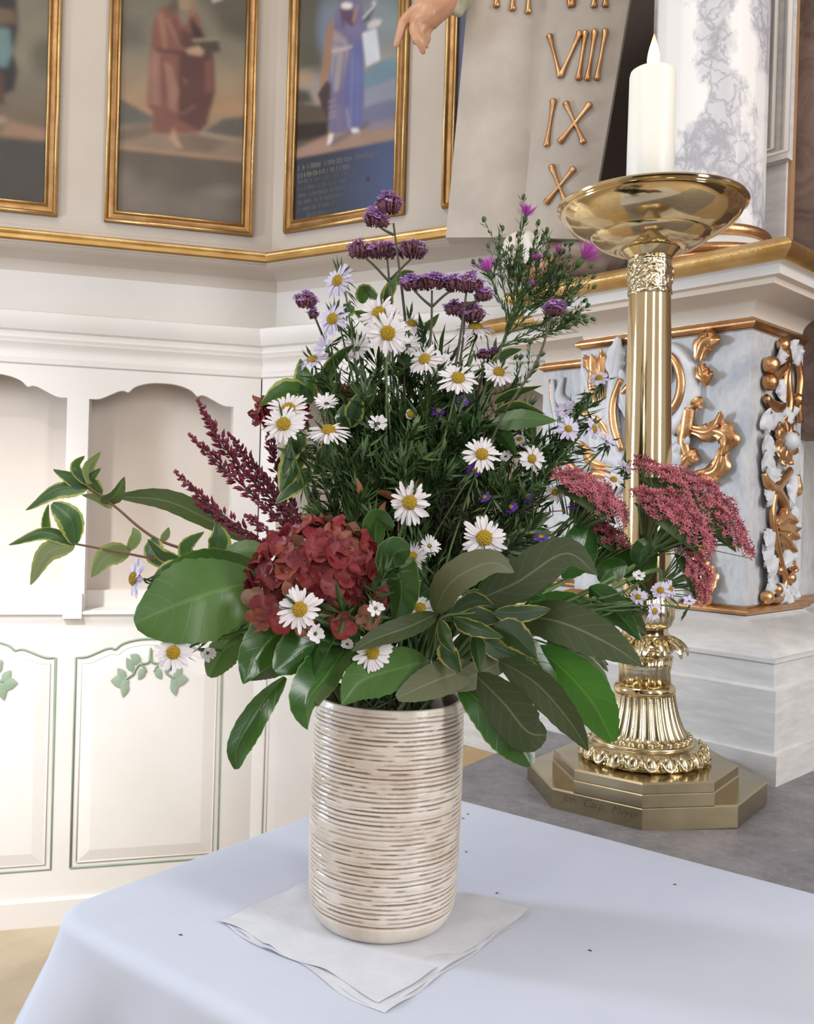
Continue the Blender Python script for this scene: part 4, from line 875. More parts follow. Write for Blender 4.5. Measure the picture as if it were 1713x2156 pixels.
# candle
ctop, cbot = cz(156), cz(500) + .0065
cxo = P(1368.5, 265, DC) 
can = empty('candle', 'thick white pillar candle burning in the brass bowl', 'candle', None, (cxo.x, cc.y, SZ + cbot - .006))
rc = 48.5 * pxm; hc = ctop - cbot + .006
mb = MB(); mb.lathe([(rc, 0), (rc * 1.0, hc * .5), (rc * .985, hc - .008), (rc * .95, hc - .002), (rc * .86, hc), (rc * .7, hc - .003), (rc * .3, hc - .006), (.0005, hc - .007)], seg=64); mb.build('wax_body', M['wax'], can, smooth=True)
mb = MB(); mb.tube([(0, 0, hc - .008), (.0005, 0, hc + .002), (.001, 0, hc + .010)], .0012, 6); mb.build('wick', M['wick'], can)
fh = (158 - 80) * pxm
mb = MB(); mb.lathe([(.0004, hc + .001)] + [(.0098 * math.sin(math.pi * (k / 16) ** .62) ** .9 * (1 - .25 * k / 16) + .0002, hc + .001 + fh * k / 16) for k in range(1, 17)], seg=20, cap=False); mb.build('flame', M['flame'], can, smooth=True)
fl_ = bpy.data.lights.new('flame_light', 'POINT'); fl_.energy = .35; fl_.color = (1, .6, .25); fl_.shadow_soft_size = .008
flo_ = bpy.data.objects.new('flame_light', fl_); sc.collection.objects.link(flo_); flo_.location = can.location + V((0, 0, hc + fh * .5))

# ================================================================ TABLE AND CLOTH
tl = PZ(132, 1915, TZ); du = (tl - tR0); LLn = du.length; du = du.normalized(); du.z = 0
dv = td.copy()
dv = V((-du.y, du.x, 0)); dv = dv if dv.dot(td) > 0 else -dv
LX, LY = LLn, .92                      # along du (left edge), along dv (right edge)
tc_ = tR0 + du * LX / 2 + dv * LY / 2
tbl = empty('tablecloth', 'white linen cloth covering the table under the vase', 'tablecloth', None, (tc_.x, tc_.y, TZ))
def outline(n=160, r=.035):
    pts = []; cs4 = [((-1, -1), 180), ((1, -1), 270), ((1, 1), 0), ((-1, 1), 90)]
    for (sx, sy), a in cs4:
        for k in range(9):
            t = math.radians(a + 90 * k / 8); pts.append((sx * (LX / 2 - r) + r * math.cos(t), sy * (LY / 2 - r) + r * math.sin(t), math.cos(t), math.sin(t)))
    out = []
    for i in range(len(pts)):
        p, q = pts[i], pts[(i + 1) % len(pts)]; d = math.hypot(q[0] - p[0], q[1] - p[1]); m = max(1, int(d / .012))
        for k in range(m):
            t = k / m; nx, ny = p[2] + (q[2] - p[2]) * t, p[3] + (q[3] - p[3]) * t; l = math.hypot(nx, ny); out.append((p[0] + (q[0] - p[0]) * t, p[1] + (q[1] - p[1]) * t, nx / l, ny / l))
    return out
ol = outline(); npt = len(ol); mb = MB(); vs_ = []
levels = [(-.03, 0, 0)] + [(.016 * math.sin(t), -.016 * (1 - math.cos(t)), 0) for t in [math.pi / 2 * k / 5 for k in range(6)]] + [(.016, -.016 - .52 * k / 26, k / 26) for k in range(1, 27)]
per = 0; acc = []
for i, p in enumerate(ol):
    acc.append(per); q = ol[(i + 1) % npt]; per += math.hypot(q[0] - p[0], q[1] - p[1])
for off, dz, dep in levels:
    for i, (x, y, nx, ny) in enumerate(ol):
        cdist = min(math.hypot(abs(x) - LX / 2, abs(y) - LY / 2), 9); h = dep * .52
        cn = math.exp(-(cdist / .075) ** 2)
        far = 1.0 if y > -LY / 2 + .02 and not (x < -LX / 2 + .02) else .12       # far sides hang straight against the slab side
        fl = h * (.05 + .50 * cn) * far + .012 * math.sin(acc[i] * 26 + 1.5 * math.sin(acc[i] * 9)) * min(1, dep * 3) * (1 - cn) * far
        o_ = off + fl
        z_ = dz + (0 if dep else 0)
        if dep == 0 and off < 0: z_ = 0
        wp = du * (x + nx * o_) + dv * (y + ny * o_) + Z * z_
        vs_.append(wp)
nl = len(levels)
fs_ = [(l * npt + i, (l + 1) * npt + i, (l + 1) * npt + (i + 1) % npt, l * npt + (i + 1) % npt) for l in range(nl - 1) for i in range(npt)] + [tuple(range(npt))]
mb.add(vs_, fs_); tob = mb.build('cloth', M['cloth'], tbl, smooth=True)
tob.data.update()
tt = empty('table', 'plain table hidden beneath the white tablecloth', 'table', None, (tc_.x, tc_.y, 0))
mb = MB(); mb.box(du * (-LX / 2 + .01) + dv * (-LY / 2 + .01) + Z * (TZ - .026), du * (LX - .02), dv * (LY - .02), Z * .0255); mb.build('table_top', M['dark'], tt)
for sx in (-1, 1):
    for sy in (-1, 1):
        mb = MB(); mb.box(du * (sx * (LX / 2 - .06) - .02) + dv * (sy * (LY / 2 - .06) - .02), du * .04, dv * .04, Z * (TZ - .026)); mb.build('leg', M['dark'], tt)
# napkin
VB = PZ(803, 1925, TZ + .003)
n00, n10, n11, n01 = PZ(458, 1944, TZ), PZ(806, 2112, TZ), PZ(1113, 1925, TZ), PZ(742, 1815, TZ)
nk = empty('paper_napkin', 'folded white paper napkin under the ribbed vase', 'napkin', None, (VB.x, VB.y, TZ))
for k, (dx, z_) in enumerate(((0, .0022), (.006, .0011), (.010, .0004))):
    mb = MB()
    def fn(u, v):
        a = n00.lerp(n10, u); b = n01.lerp(n11, u); p = a.lerp(b, v)
        off = (n10 - n01).normalized() * dx * u * (1.2 - v) * 1.4
        p = p + off; d = math.hypot(p.x - VB.x, p.y - VB.y)
        e = min(1, max(0, (d - .078) / .03)); w_ = mnoise.noise((p.x * 26, p.y * 26, k)) * .0022 * e + .0028 * math.exp(-((u - .36) / .05) ** 2) * max(0, 1 - v * 3) * (3 - k) / 3
        edge = .004 * math.sin(u * 11 + k) * max(0, 1 - v * 6)
        wv = (n11 - n00).normalized() * .0018 * math.sin(v * 17 + u * 5)
        z2 = z_ + max(-.3 * z_, w_) + (.004 * max(0, v - .85) / .15 * u ** 2 if k == 0 else 0)
        return rel(nk, V((p.x, p.y, TZ + z2)) + (n01 - n00).normalized() * edge + wv * e)
    mb.grid(fn, 44, 44); mb.build('ply', M['napkin'], nk, smooth=True)
cr_o = MB(); r5 = random.Random(3)
for x, y in ((975, 1723), (985, 1714), (981, 1793), (1242, 2001), (1046, 1880), (380, 1968), (1420, 1862)):
    p = PZ(x, y, TZ + .0006); d = V((r5.uniform(-1, 1), r5.uniform(-1, 1), 0)).normalized() * .0016; cr_o.tube([p - d - V((VB.x, VB.y, TZ)), p + d - V((VB.x, VB.y, TZ))], [.0005, .0007], 5)
m_cr = N('crumb').set(L(.06, .05, .04), .8).m
o = cr_o.build('crumbs', m_cr, label='few dark plant crumbs scattered on the white tablecloth', cat='crumbs', kind='stuff'); o.location = (VB.x, VB.y, TZ)

# ================================================================ VASE
DV = project(VB)[2]; vm = DV / FPX
vh = P(812, 1462, DV).z - VB.z
vase = empty('vase', 'cream ceramic vase with brown horizontal ribs, on the napkin', 'vase', None, tuple(VB))
vase.rotation_euler = (0, .010, 0)
rprof = [(0, 128), (.006, 133), (.02, 139), (.05, 146), (.085, 151.5), (.12, 154.5), (.3, 157.5), (.55, 158.5), (.8, 158), (.92, 156.5), (.98, 155), (1, 152)]
def rad(t):
    for (t0, r0_), (t1, r1_) in zip(rprof[:-1], rprof[1:]):
        if t <= t1: return (r0_ + (r1_ - r0_) * (t - t0) / (t1 - t0)) * vm
    return rprof[-1][1] * vm
NG, SUB, SEG = 46, 6, 300
t0v = .085
rows = [(t, -1) for t in (0, .006, .015, .03, .05, .068, .08)]
for g in range(NG):
    for k in range(SUB): rows.append((t0v + (1 - t0v - .012) * (g + k / SUB) / NG, g * SUB + k))
rows += [(.99, -1), (.996, -1), (1.0, -1)]
vv = []; gv = []
rv = random.Random(5); gj = [rv.uniform(-.3, .3) for _ in range(NG + 1)]; gd = [rv.uniform(.55, 1.25) for _ in range(NG + 1)]
for t, g in rows:
    for j in range(SEG):
        a = 2 * math.pi * j / SEG; r = rad(t); dep = 0; ca, sa = math.cos(a), math.sin(a); jz = 0
        if g >= 0:
            gi, k = divmod(g, SUB)
            pres = mnoise.noise((ca * 2.3 + gi * 3.7, sa * 2.3 + gi * 1.3, gi * 7.1)) + .35 * mnoise.noise((ca * 9 + gi, sa * 9, gi * 2.2))
            on = 1 / (1 + math.exp(-(pres + .22 + (.5 if gi == 0 else 0)) * 16))
            w_ = (1, .8, .12, 0, 0, .22)[k]
            dep = on * w_ * gd[gi]; jz = gj[gi] * .0011 + .0006 * mnoise.noise((ca * 3, sa * 3, gi * 5.0))
        r += -.0014 * dep + .00022 * mnoise.noise((ca * 40, sa * 40, t * 90))
        vv.append((r * ca, r * sa, t * vh + jz)); gv.append(min(1, dep))
nr = len(rows)
for rr_, zz in ((.95, 1.0), (.945, .99), (.94, .94), (.94, .6), (.0, .6)):
    for j in range(SEG):
        a = 2 * math.pi * j / SEG; vv.append((rad(1) * rr_ * math.cos(a), rad(1) * rr_ * math.sin(a), zz * vh)); gv.append(.0 if zz > .98 else .6)
nr += 5
mb = MB(); mb.add(vv, [(i * SEG + j, i * SEG + (j + 1) % SEG, (i + 1) * SEG + (j + 1) % SEG, (i + 1) * SEG + j) for i in range(nr - 1) for j in range(SEG)] + [tuple(range(SEG))[::-1]])
n = N('ribbed_ceramic'); at = n.new('ShaderNodeVertexColor'); at.layer_name = 'groove'; vec = n.coord('Object')
nn = n.noise(vec, 16, 5, .6); base = n.ramp(nn.outputs[0], [(.35, L(.55, .455, .365)), (.55, L(.66, .59, .51)), (.72, L(.73, .68, .62))])
nf = n.noise(vec, 240, 3); gcol = n.ramp(nf.outputs[0], [(.3, L(.13, .08, .05)), (.7, L(.27, .18, .12))])
n.set(n.mix(at.outputs[0], base, gcol), .3, 0, .5); n.bump(nf.outputs[0], .22, .0008); M['vase'] = n.m
o = mb.build('vase_body', M['vase'], vase, smooth=True)
ca = o.data.color_attributes.new('groove', 'FLOAT_COLOR', 'POINT'); g_ = np.array(gv, dtype=np.float32) ** .8; ca.data.foreach_set('color', np.stack([g_, g_, g_, np.ones_like(g_)], 1).ravel())
# ================================================================ BOUQUET
VM = VB + Z * vh                      # centre of the vase mouth
rb_ = random.Random(21)
def leafmat(name, top, top2, under, vein, margin=None, mwid=.3, gloss=.3, trans=.22, nveins=8, edge=None):
    n = N(name); uv = n.new('ShaderNodeUVMap'); sp = n.new('ShaderNodeSeparateXYZ'); n.lk(uv.outputs[0], sp.inputs[0])
    q = n.math('ABSOLUTE', n.math('MULTIPLY', n.math('SUBTRACT', sp.outputs[1], .5), 2.0))
    vec = n.coord('Object'); nz = n.noise(vec, 45, 4, .6); big = n.noise(vec, 14, 3)
    c = n.ramp(big.outputs[0], [(.35, top), (.65, top2)])
    ph = n.math('SUBTRACT', n.math('MULTIPLY', sp.outputs[0], float(nveins)), n.math('MULTIPLY', q, 1.6))
    tri = n.math('ABSOLUTE', n.math('SUBTRACT', n.math('FRACT', ph), .5))
    side = n.ramp(tri, [(0, L(1, 1, 1)), (.06, L(0, 0, 0))]); mid = n.ramp(q, [(.02, L(1, 1, 1)), (.07, L(0, 0, 0))])
    vm_ = n.mix(1, n.mix(.62, side, L(0, 0, 0)), mid, 'LIGHTEN')
    if margin:
        e = n.math('ADD', q, n.math('MULTIPLY', n.math('SUBTRACT', nz.outputs[0], .5), .9))
        m2 = n.ramp(e, [(1 - mwid - .03, L(0, 0, 0)), (1 - mwid + .03, L(1, 1, 1))]); c = n.mix(m2, c, margin)
        under = n.mix(m2, under, tuple(.5 * a + .5 * b for a, b in zip(under, margin)))
    if edge:
        c = n.mix(n.ramp(q, [(.93, L(0, 0, 0)), (.98, L(1, 1, 1))]), c, edge)
    c = n.mix(n.math('MULTIPLY', n.new('ShaderNodeRGBToBW').outputs[0], 0) if False else vm_, c, n.mix(.55, c, vein))
    u_ = n.mix(vm_, under, n.mix(.35, under, L(.30, .34, .2)))
    geo = n.new('ShaderNodeNewGeometry'); col = n.mix(geo.outputs['Backfacing'], c, u_)
    n.set(col, gloss, 0, .5); rr_ = n.new('ShaderNodeMapRange'); rr_.inputs[3].default_value = gloss; rr_.inputs[4].default_value = .62
    n.lk(geo.outputs['Backfacing'], rr_.inputs[0]); n.lk(rr_.outputs[0], n.b.inputs['Roughness'])
    n.bump(n.mix(.35, vm_, nz.outputs[0]), .12, .002)
    tr = n.new('ShaderNodeBsdfTranslucent'); n.lk(n.mix(.6, col, L(.22, .38, .04)), tr.inputs[0]); ms = n.new('ShaderNodeMixShader'); ms.inputs[0].default_value = trans
    n.lk(n.b.outputs[0], ms.inputs[1]); n.lk(tr.outputs[0], ms.inputs[2]); n.lk(ms.outputs[0], n.out.inputs[0]); return n.m
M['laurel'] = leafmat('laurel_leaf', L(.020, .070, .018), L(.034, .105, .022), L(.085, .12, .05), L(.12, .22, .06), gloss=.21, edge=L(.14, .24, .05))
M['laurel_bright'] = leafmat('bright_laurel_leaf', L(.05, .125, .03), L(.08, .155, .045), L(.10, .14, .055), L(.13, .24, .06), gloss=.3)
M['laurel_lit'] = leafmat('backlit_laurel_leaf', L(.032, .15, .012), L(.045, .20, .02), L(.10, .16, .05), L(.14, .32, .06), gloss=.36, trans=.35)  # brighter green puts the backlight into the leaf colour
M['laurel_under'] = leafmat('olive_laurel_leaf', L(.045, .085, .032), L(.06, .105, .038), L(.036, .052, .017), L(.13, .19, .08), gloss=.38)
M['laurel_pale'] = leafmat('pale_laurel_leaf', L(.045, .085, .032), L(.06, .105, .038), L(.115, .122, .064), L(.13, .19, .08), gloss=.4)
M['varieg'] = leafmat('variegated_leaf', L(.026, .075, .028), L(.04, .105, .04), L(.16, .19, .09), L(.1, .16, .06), margin=L(.36, .38, .09), mwid=.26, gloss=.34, nveins=9)
M['varieg_dark'] = leafmat('dark_variegated_leaf', L(.016, .04, .014), L(.024, .06, .018), L(.07, .09, .045), L(.06, .1, .04), margin=L(.33, .31, .05), mwid=.14, gloss=.36, nveins=9, edge=L(.28, .17, .07))
M['stem'] = paint('green_stem', L(.055, .10, .035), L(.09, .14, .05), 20, .5)
M['stem_dark'] = paint('dark_stem', L(.045, .05, .028), L(.085, .075, .045), 20, .55)
M['stem_red'] = paint('reddish_stem', L(.16, .075, .05), L(.22, .12, .08), 20, .5)
M['needle'] = paint('narrow_leaf_green', L(.028, .066, .02), L(.072, .13, .034), 30, .45)
M['needle_dark'] = paint('narrow_leaf_dark', L(.018, .034, .014), L(.05, .05, .025), 30, .5)
def petal_mat(name, c1, c2, tr_=.25):
    n = N(name); uv = n.new('ShaderNodeUVMap'); sp = n.new('ShaderNodeSeparateXYZ'); n.lk(uv.outputs[0], sp.inputs[0])
    c = n.ramp(sp.outputs[0], [(0, c1), (1, c2)]); n.set(c, .6, 0, .25); tr = n.new('ShaderNodeBsdfTranslucent'); n.lk(c, tr.inputs[0]); ms = n.new('ShaderNodeMixShader'); ms.inputs[0].default_value = tr_
    n.lk(n.b.outputs[0], ms.inputs[1]); n.lk(tr.outputs[0], ms.inputs[2]); n.lk(ms.outputs[0], n.out.inputs[0]); return n.m
M['pet_white'] = petal_mat('white_petal', L(.80, .76, .76), L(.84, .80, .84))
M['pet_lilac'] = petal_mat('pale_lilac_petal', L(.74, .70, .82), L(.68, .63, .84))
M['pet_violet'] = petal_mat('violet_petal', L(.10, .045, .34), L(.16, .06, .46))
M['pet_pink'] = petal_mat('magenta_petal', L(.50, .10, .46), L(.66, .16, .62))
def bumpy(name, c1, c2, sc_, st=.8):
    n = N(name); vec = n.coord('Object'); vo = n.new('ShaderNodeTexVoronoi'); vo.inputs['Scale'].default_value = sc_; n.lk(vec, vo.inputs[0])
    n.set(n.ramp(vo.outputs['Distance'], [(.0, c2), (.6, c1)]), .65); n.bump(vo.outputs['Distance'], st, .002); n.b.inputs['Normal'].links[0].from_node.invert = True; return n.m
M['disc'] = bumpy('yellow_disc', L(.42, .26, .015), L(.74, .54, .03), 900)
M['verb'] = petal_mat('verbena_floret', L(.46, .24, .58), L(.62, .38, .72), .2)
M['verb_cal'] = paint('verbena_calyx', L(.10, .045, .06), L(.22, .09, .13), 60, .6)
M['heather'] = paint('heather_bell', L(.13, .016, .035), L(.24, .035, .07), 80, .55)
M['sedum'] = petal_mat('sedum_floret', L(.42, .085, .12), L(.60, .22, .26), .2)
M['sedum_stem'] = paint('sedum_stem', L(.12, .2, .07), L(.18, .27, .10), 14, .45)
n = N('hydrangea_petal'); oi = n.new('ShaderNodeObjectInfo'); nz = n.noise(n.coord('Object'), 130, 3)
c = n.ramp(oi.outputs['Random'], [(0, L(.20, .022, .03)), (.35, L(.30, .035, .035)), (.6, L(.17, .022, .035)), (.8, L(.34, .08, .05)), (.93, L(.27, .13, .075)), (1, L(.22, .15, .08))])
n.set(n.mix(n.math('MULTIPLY', nz.outputs[0], .45), c, L(.13, .02, .028)), .5, 0, .35)
tr = n.new('ShaderNodeBsdfTranslucent'); n.lk(c, tr.inputs[0]); ms = n.new('ShaderNodeMixShader'); ms.inputs[0].default_value = .2; n.lk(n.b.outputs[0], ms.inputs[1]); n.lk(tr.outputs[0], ms.inputs[2]); n.lk(ms.outputs[0], n.out.inputs[0]); M['hyd'] = n.m

PX = lambda d: d / FPX                 # metres per photo pixel at depth d
def shape_w(u, kind):
    if kind == 'round': return math.sin(math.pi * min(1, u * .97 + .02)) ** .55
    if kind == 'long': return (math.sin(math.pi * (u * .96 + .02)) ** .62)
    return math.sin(math.pi * (u ** .72) * .985 + .02) ** .85 if u < 1 else 0.02      # pointed
def add_leaf(parent, pts, hw, roll=0, fold=.25, under=False, mat='laurel', kind='point', wave=.05, serr=12, curl=0, name='leaf', nu=22, nv=10, label=None, twist=0):
    sp = cr([P(*p) for p in pts], 8); ns = len(sp); hwm = hw * PX(sum(p[2] for p in pts) / len(pts)); mb = MB()
    ph = rb_.uniform(0, 6)
    def fn(u, v):
        x = u * (ns - 1); k = min(int(x), ns - 2); p = sp[k].lerp(sp[k + 1], x - k)
        a, b = sp[max(0, k - 1)], sp[min(ns - 1, k + 2)]; t = (b - a).normalized()
        vdir = (CAM - p).normalized(); nr_ = (vdir - t * vdir.dot(t)).normalized(); sd_ = t.cross(nr_)
        al = math.radians(roll + twist * u); n2 = nr_ * math.cos(al) + sd_ * math.sin(al); s2_ = t.cross(n2)
        q = (v - .5) * 2; w_ = hwm * shape_w(u, kind)
        if serr: w_ *= 1 - .09 * ((u * serr) % 1) * min(1, abs(q) ** 3 * 2)
        h = -fold * abs(q) * w_ + curl * q * q * w_ + wave * hwm * math.sin(u * 9 + ph + (1.4 if q > 0 else 0)) * q * q
        return rel(parent, p + s2_ * q * w_ + n2 * (h if not under else -h * .6))
    mb.grid(fn, nu, nv, flip=not under)
    return mb.build(name, M[mat], parent, smooth=True, label=label)
def flip_fix(): pass
def add_stem(parent, pts, r0, r1=None, mat='stem', name='stem', n=8, seg=7):
    q = cr([p if isinstance(p, V) else P(*p) for p in pts], n); mb = MB(); mb.tube([rel(parent, p) for p in q], lerp_list([r0, r1 if r1 else r0], len(q)), seg)
    return mb.build(name, M[mat], parent, smooth=True)
def mouth(dx=0, dy=0, dz=-.012): return VM + V((dx, dy, dz))

# ---------------------------------------------------------------- cherry laurel sprigs
def sprig(label, leaves, stems, group='laurel sprigs round the vase rim', name='laurel_sprig', cat='leafy sprig'):
    x, y, d = leaves[0][0][0]; r = empty(name, label, cat, group, P(x, y, d))
    for s_ in stems: add_stem(r, s_[0], *s_[1:])
    for lf in leaves: add_leaf(r, lf[0], lf[1], **(lf[2] if len(lf) > 2 else {}))
    return r
sprig('laurel sprig with one very broad leaf at the far left of the vase', [
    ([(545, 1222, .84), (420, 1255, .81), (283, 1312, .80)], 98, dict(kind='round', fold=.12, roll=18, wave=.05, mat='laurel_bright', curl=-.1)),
    ([(560, 1200, .87), (450, 1185, .86), (340, 1200, .85)], 34, dict(kind='long', fold=.3, roll=-45)),
    ([(560, 1160, .90), (500, 1165, .90), (430, 1205, .90)], 30, dict(mat='laurel_bright', roll=20)),
    ([(520, 1140, .98), (450, 1100, .98), (350, 1055, .97), (250, 1045, .97)], 27, dict(kind='long', under=True, mat='laurel_under', fold=.5, roll=25)),
], [([mouth(-.04, -.02), (640, 1330, .88), (560, 1235, .86)], .0025, .0018)])
sprig('laurel sprig with drooping leaves over the left rim of the vase', [
    ([(700, 1300, .84), (600, 1325, .80), (540, 1380, .78), (512, 1440, .77)], 52, dict(fold=.35, roll=-25, twist=25, wave=.06)),
    ([(520, 1345, .86), (470, 1370, .86), (440, 1425, .86)], 38, dict(mat='laurel_bright', kind='round', roll=20)),
    ([(760, 1335, .83), (650, 1360, .79), (578, 1412, .77)], 50, dict(kind='round', fold=.2, roll=-10, wave=.05)),
    ([(690, 1320, .81), (668, 1370, .79), (655, 1432, .78)], 36, dict(roll=55, fold=.2)),
    ([(600, 1425, .86), (545, 1490, .84), (500, 1570, .83), (497, 1620, .83)], 31, dict(kind='long', fold=.75, roll=12, mat='laurel', curl=.1)),
    ([(735, 1350, .82), (690, 1420, .79), (650, 1475, .77), (648, 1536, .77)], 58, dict(fold=.45, roll=-28, wave=.05, twist=-20)),
    ([(640, 1380, .88), (570, 1400, .88), (520, 1432, .88)], 34, dict(under=True, mat='laurel_under', roll=20)),
    ([(620, 1290, .87), (540, 1300, .86), (470, 1350, .86)], 44, dict(roll=-35, fold=.2)),
], [([mouth(-.03, -.03), (740, 1400, .88), (700, 1320, .86)], .0022, .0016)])
sprig('laurel sprig with a pointed leaf hanging over the front of the vase rim', [
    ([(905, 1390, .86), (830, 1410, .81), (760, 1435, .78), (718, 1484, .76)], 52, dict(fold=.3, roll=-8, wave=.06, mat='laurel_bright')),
    ([(1010, 1405, .86), (930, 1428, .83), (835, 1470, .81)], 40, dict(under=True, mat='laurel_pale', roll=15, kind='long', fold=.1)),
    ([(1075, 1385, .88), (1010, 1415, .85), (940, 1450, .84)], 32, dict(under=True, mat='laurel_pale', roll=-25, kind='long')),
    ([(920, 1292, .84), (860, 1320, .80), (790, 1345, .78), (740, 1372, .77)], 27, dict(under=True, mat='laurel_under', roll=20, fold=.4)),
    ([(830, 1400, .90), (760, 1380, .90), (700, 1400, .88)], 50, dict(roll=-20)),
], [([mouth(.01, -.04), (890, 1400, .86), (915, 1300, .84)], .002, .0016)])
sprig('laurel sprig with long leaves hanging below the right of the vase rim', [
    ([(965, 1440, .86), (1030, 1495, .84), (1085, 1560, .83), (1118, 1612, .83)], 48, dict(kind='long', fold=.35, roll=-30, twist=20, mat='laurel', wave=.04)),
    ([(1000, 1420, .85), (1060, 1480, .83), (1110, 1540, .82), (1150, 1548, .82)], 52, dict(under=True, mat='laurel_under', kind='long', roll=20, serr=11, fold=.12)),
    ([(1050, 1390, .84), (1130, 1440, .82), (1200, 1520, .81), (1238, 1582, .81)], 38, dict(under=True, mat='laurel_under', roll=18, fold=.35, serr=9)),
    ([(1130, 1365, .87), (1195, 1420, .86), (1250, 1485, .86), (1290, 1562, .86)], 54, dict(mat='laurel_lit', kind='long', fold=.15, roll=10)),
    ([(1080, 1350, .86), (1130, 1400, .86), (1170, 1470, .85)], 44, dict(roll=-20)),
], [([mouth(.03, -.03), (950, 1430, .88), (1080, 1370, .87)], .0022, .0016)])
sprig('laurel sprig reaching right in front of the candlestick stem', [
    ([(1090, 1295, .88), (1180, 1310, .84), (1280, 1355, .82), (1352, 1402, .81)], 50, dict(under=True, mat='laurel_under', fold=.1, roll=-12)),
    ([(1110, 1275, .92), (1200, 1275, .92), (1300, 1325, .91)], 40, dict(roll=-30, fold=.2)),
    ([(1240, 1235, .93), (1290, 1280, .92), (1350, 1350, .92)], 32, dict(fold=.3, roll=12)),
    ([(1250, 1260, .95), (1310, 1290, .95), (1362, 1335, .95)], 34, dict(under=True, mat='laurel_under')),
    ([(1150, 1345, .90), (1220, 1370, .90), (1280, 1400, .90)], 26, dict(under=True, mat='laurel_under', roll=25)),
    ([(1230, 1200, .96), (1300, 1180, .96), (1330, 1215, .95)], 36, dict(kind='round', roll=30)),
    ([(1330, 1230, .97), (1355, 1180, .97), (1380, 1120, .96)], 30, dict(roll=-20)),
], [([mouth(.04, .0), (1000, 1330, .90), (1150, 1285, .90), (1300, 1215, .96), (1400, 1160, .97)], .0024, .0014)])
sprig('laurel sprig with folded olive leaves beneath the large pinkish aster', [
    ([(915, 1290, .84), (950, 1225, .81), (1030, 1185, .80), (1082, 1205, .80)], 40, dict(under=True, mat='laurel_pale', fold=.3, roll=-20)),
    ([(1000, 1265, .88), (1090, 1225, .86), (1190, 1165, .86), (1258, 1212, .85)], 52, dict(under=True, mat='laurel_under', roll=-28, fold=.2)),
    ([(1060, 1260, .92), (1110, 1190, .92), (1160, 1120, .93)], 78, dict(kind='round', roll=15, mat='laurel')),
    ([(1180, 1210, .92), (1225, 1160, .93), (1240, 1100, .94)], 52, dict(kind='round', roll=35)),
    ([(1010, 1290, .90), (1060, 1230, .90), (1150, 1260, .89)], 50, dict(roll=-30)),
    ([(1060, 1330, .90), (1000, 1280, .90), (930, 1300, .89)], 50, dict(roll=20)),
], [([mouth(.02, .02), (960, 1350, .91), (1040, 1270, .91), (1180, 1180, .93)], .0024, .0016)])
sprig('laurel sprig with two upright blue-green leaves right of the big red hydrangea', [
    ([(832, 1320, .84), (845, 1240, .81), (828, 1170, .80), (862, 1155, .79)], 44, dict(kind='long', fold=.25, roll=-28, twist=25)),
    ([(788, 1200, .86), (790, 1140, .84), (795, 1095, .83), (828, 1112, .82)], 28, dict(kind='long', fold=.3, roll=25)),
    ([(830, 1320, .90), (800, 1250, .89), (805, 1190, .88)], 30, dict(roll=-40)),
    ([(860, 1370, .93), (880, 1280, .92), (850, 1200, .92)], 52, dict(roll=20)),
    ([(900, 1230, .97), (940, 1190, .98), (990, 1150, .98)], 50, dict(kind='round', roll=25)),
], [([mouth(0, .0), (840, 1380, .90), (836, 1310, .86)], .0022, .0016)])

sprig('dark leafy laurel branch deep in the middle behind the central aster', [
    ([(850, 1200, 1.0), (800, 1130, 1.0), (770, 1060, 1.0)], 48, dict(roll=15)), ([(870, 1150, 1.01), (840, 1080, 1.01), (850, 1000, 1.01)], 44, dict(roll=-20)), ([(880, 1160, 1.0), (930, 1100, 1.0), (960, 1030, 1.0)], 46, dict(roll=20)),
    ([(880, 1060, 1.02), (820, 980, 1.02), (790, 920, 1.02)], 42, dict(roll=-15)), ([(890, 1040, 1.02), (930, 960, 1.02), (940, 890, 1.02)], 42, dict(roll=25)), ([(890, 1180, 1.0), (960, 1170, .99), (1040, 1140, .99)], 46, dict(roll=-15)),
    ([(870, 1280, .97), (940, 1300, .96), (1010, 1290, .96)], 52, dict(roll=10)), ([(860, 1300, .96), (900, 1340, .95), (960, 1370, .94)], 50, dict(roll=-10)), ([(860, 1260, .97), (900, 1220, .97), (960, 1200, .97)], 48, dict(roll=15)), ([(960, 1380, .93), (1040, 1350, .93), (1120, 1330, .93)], 44, dict(roll=10)),
    ([(850, 1190, 1.0), (760, 1150, 1.0), (700, 1080, 1.0)], 44, dict(roll=-10)), ([(880, 1010, 1.03), (1000, 940, 1.03), (1060, 880, 1.03)], 40, dict(roll=10)), ([(860, 1000, 1.03), (760, 900, 1.03), (720, 830, 1.03)], 38, dict(roll=10)), ([(1000, 1180, .98), (1080, 1130, .98), (1150, 1080, .98)], 44, dict(roll=10)),
], [([mouth(.0, .02), (868, 1300, .97), (870, 1150, 1.0), (880, 1010, 1.03)], .0024, .0014)])

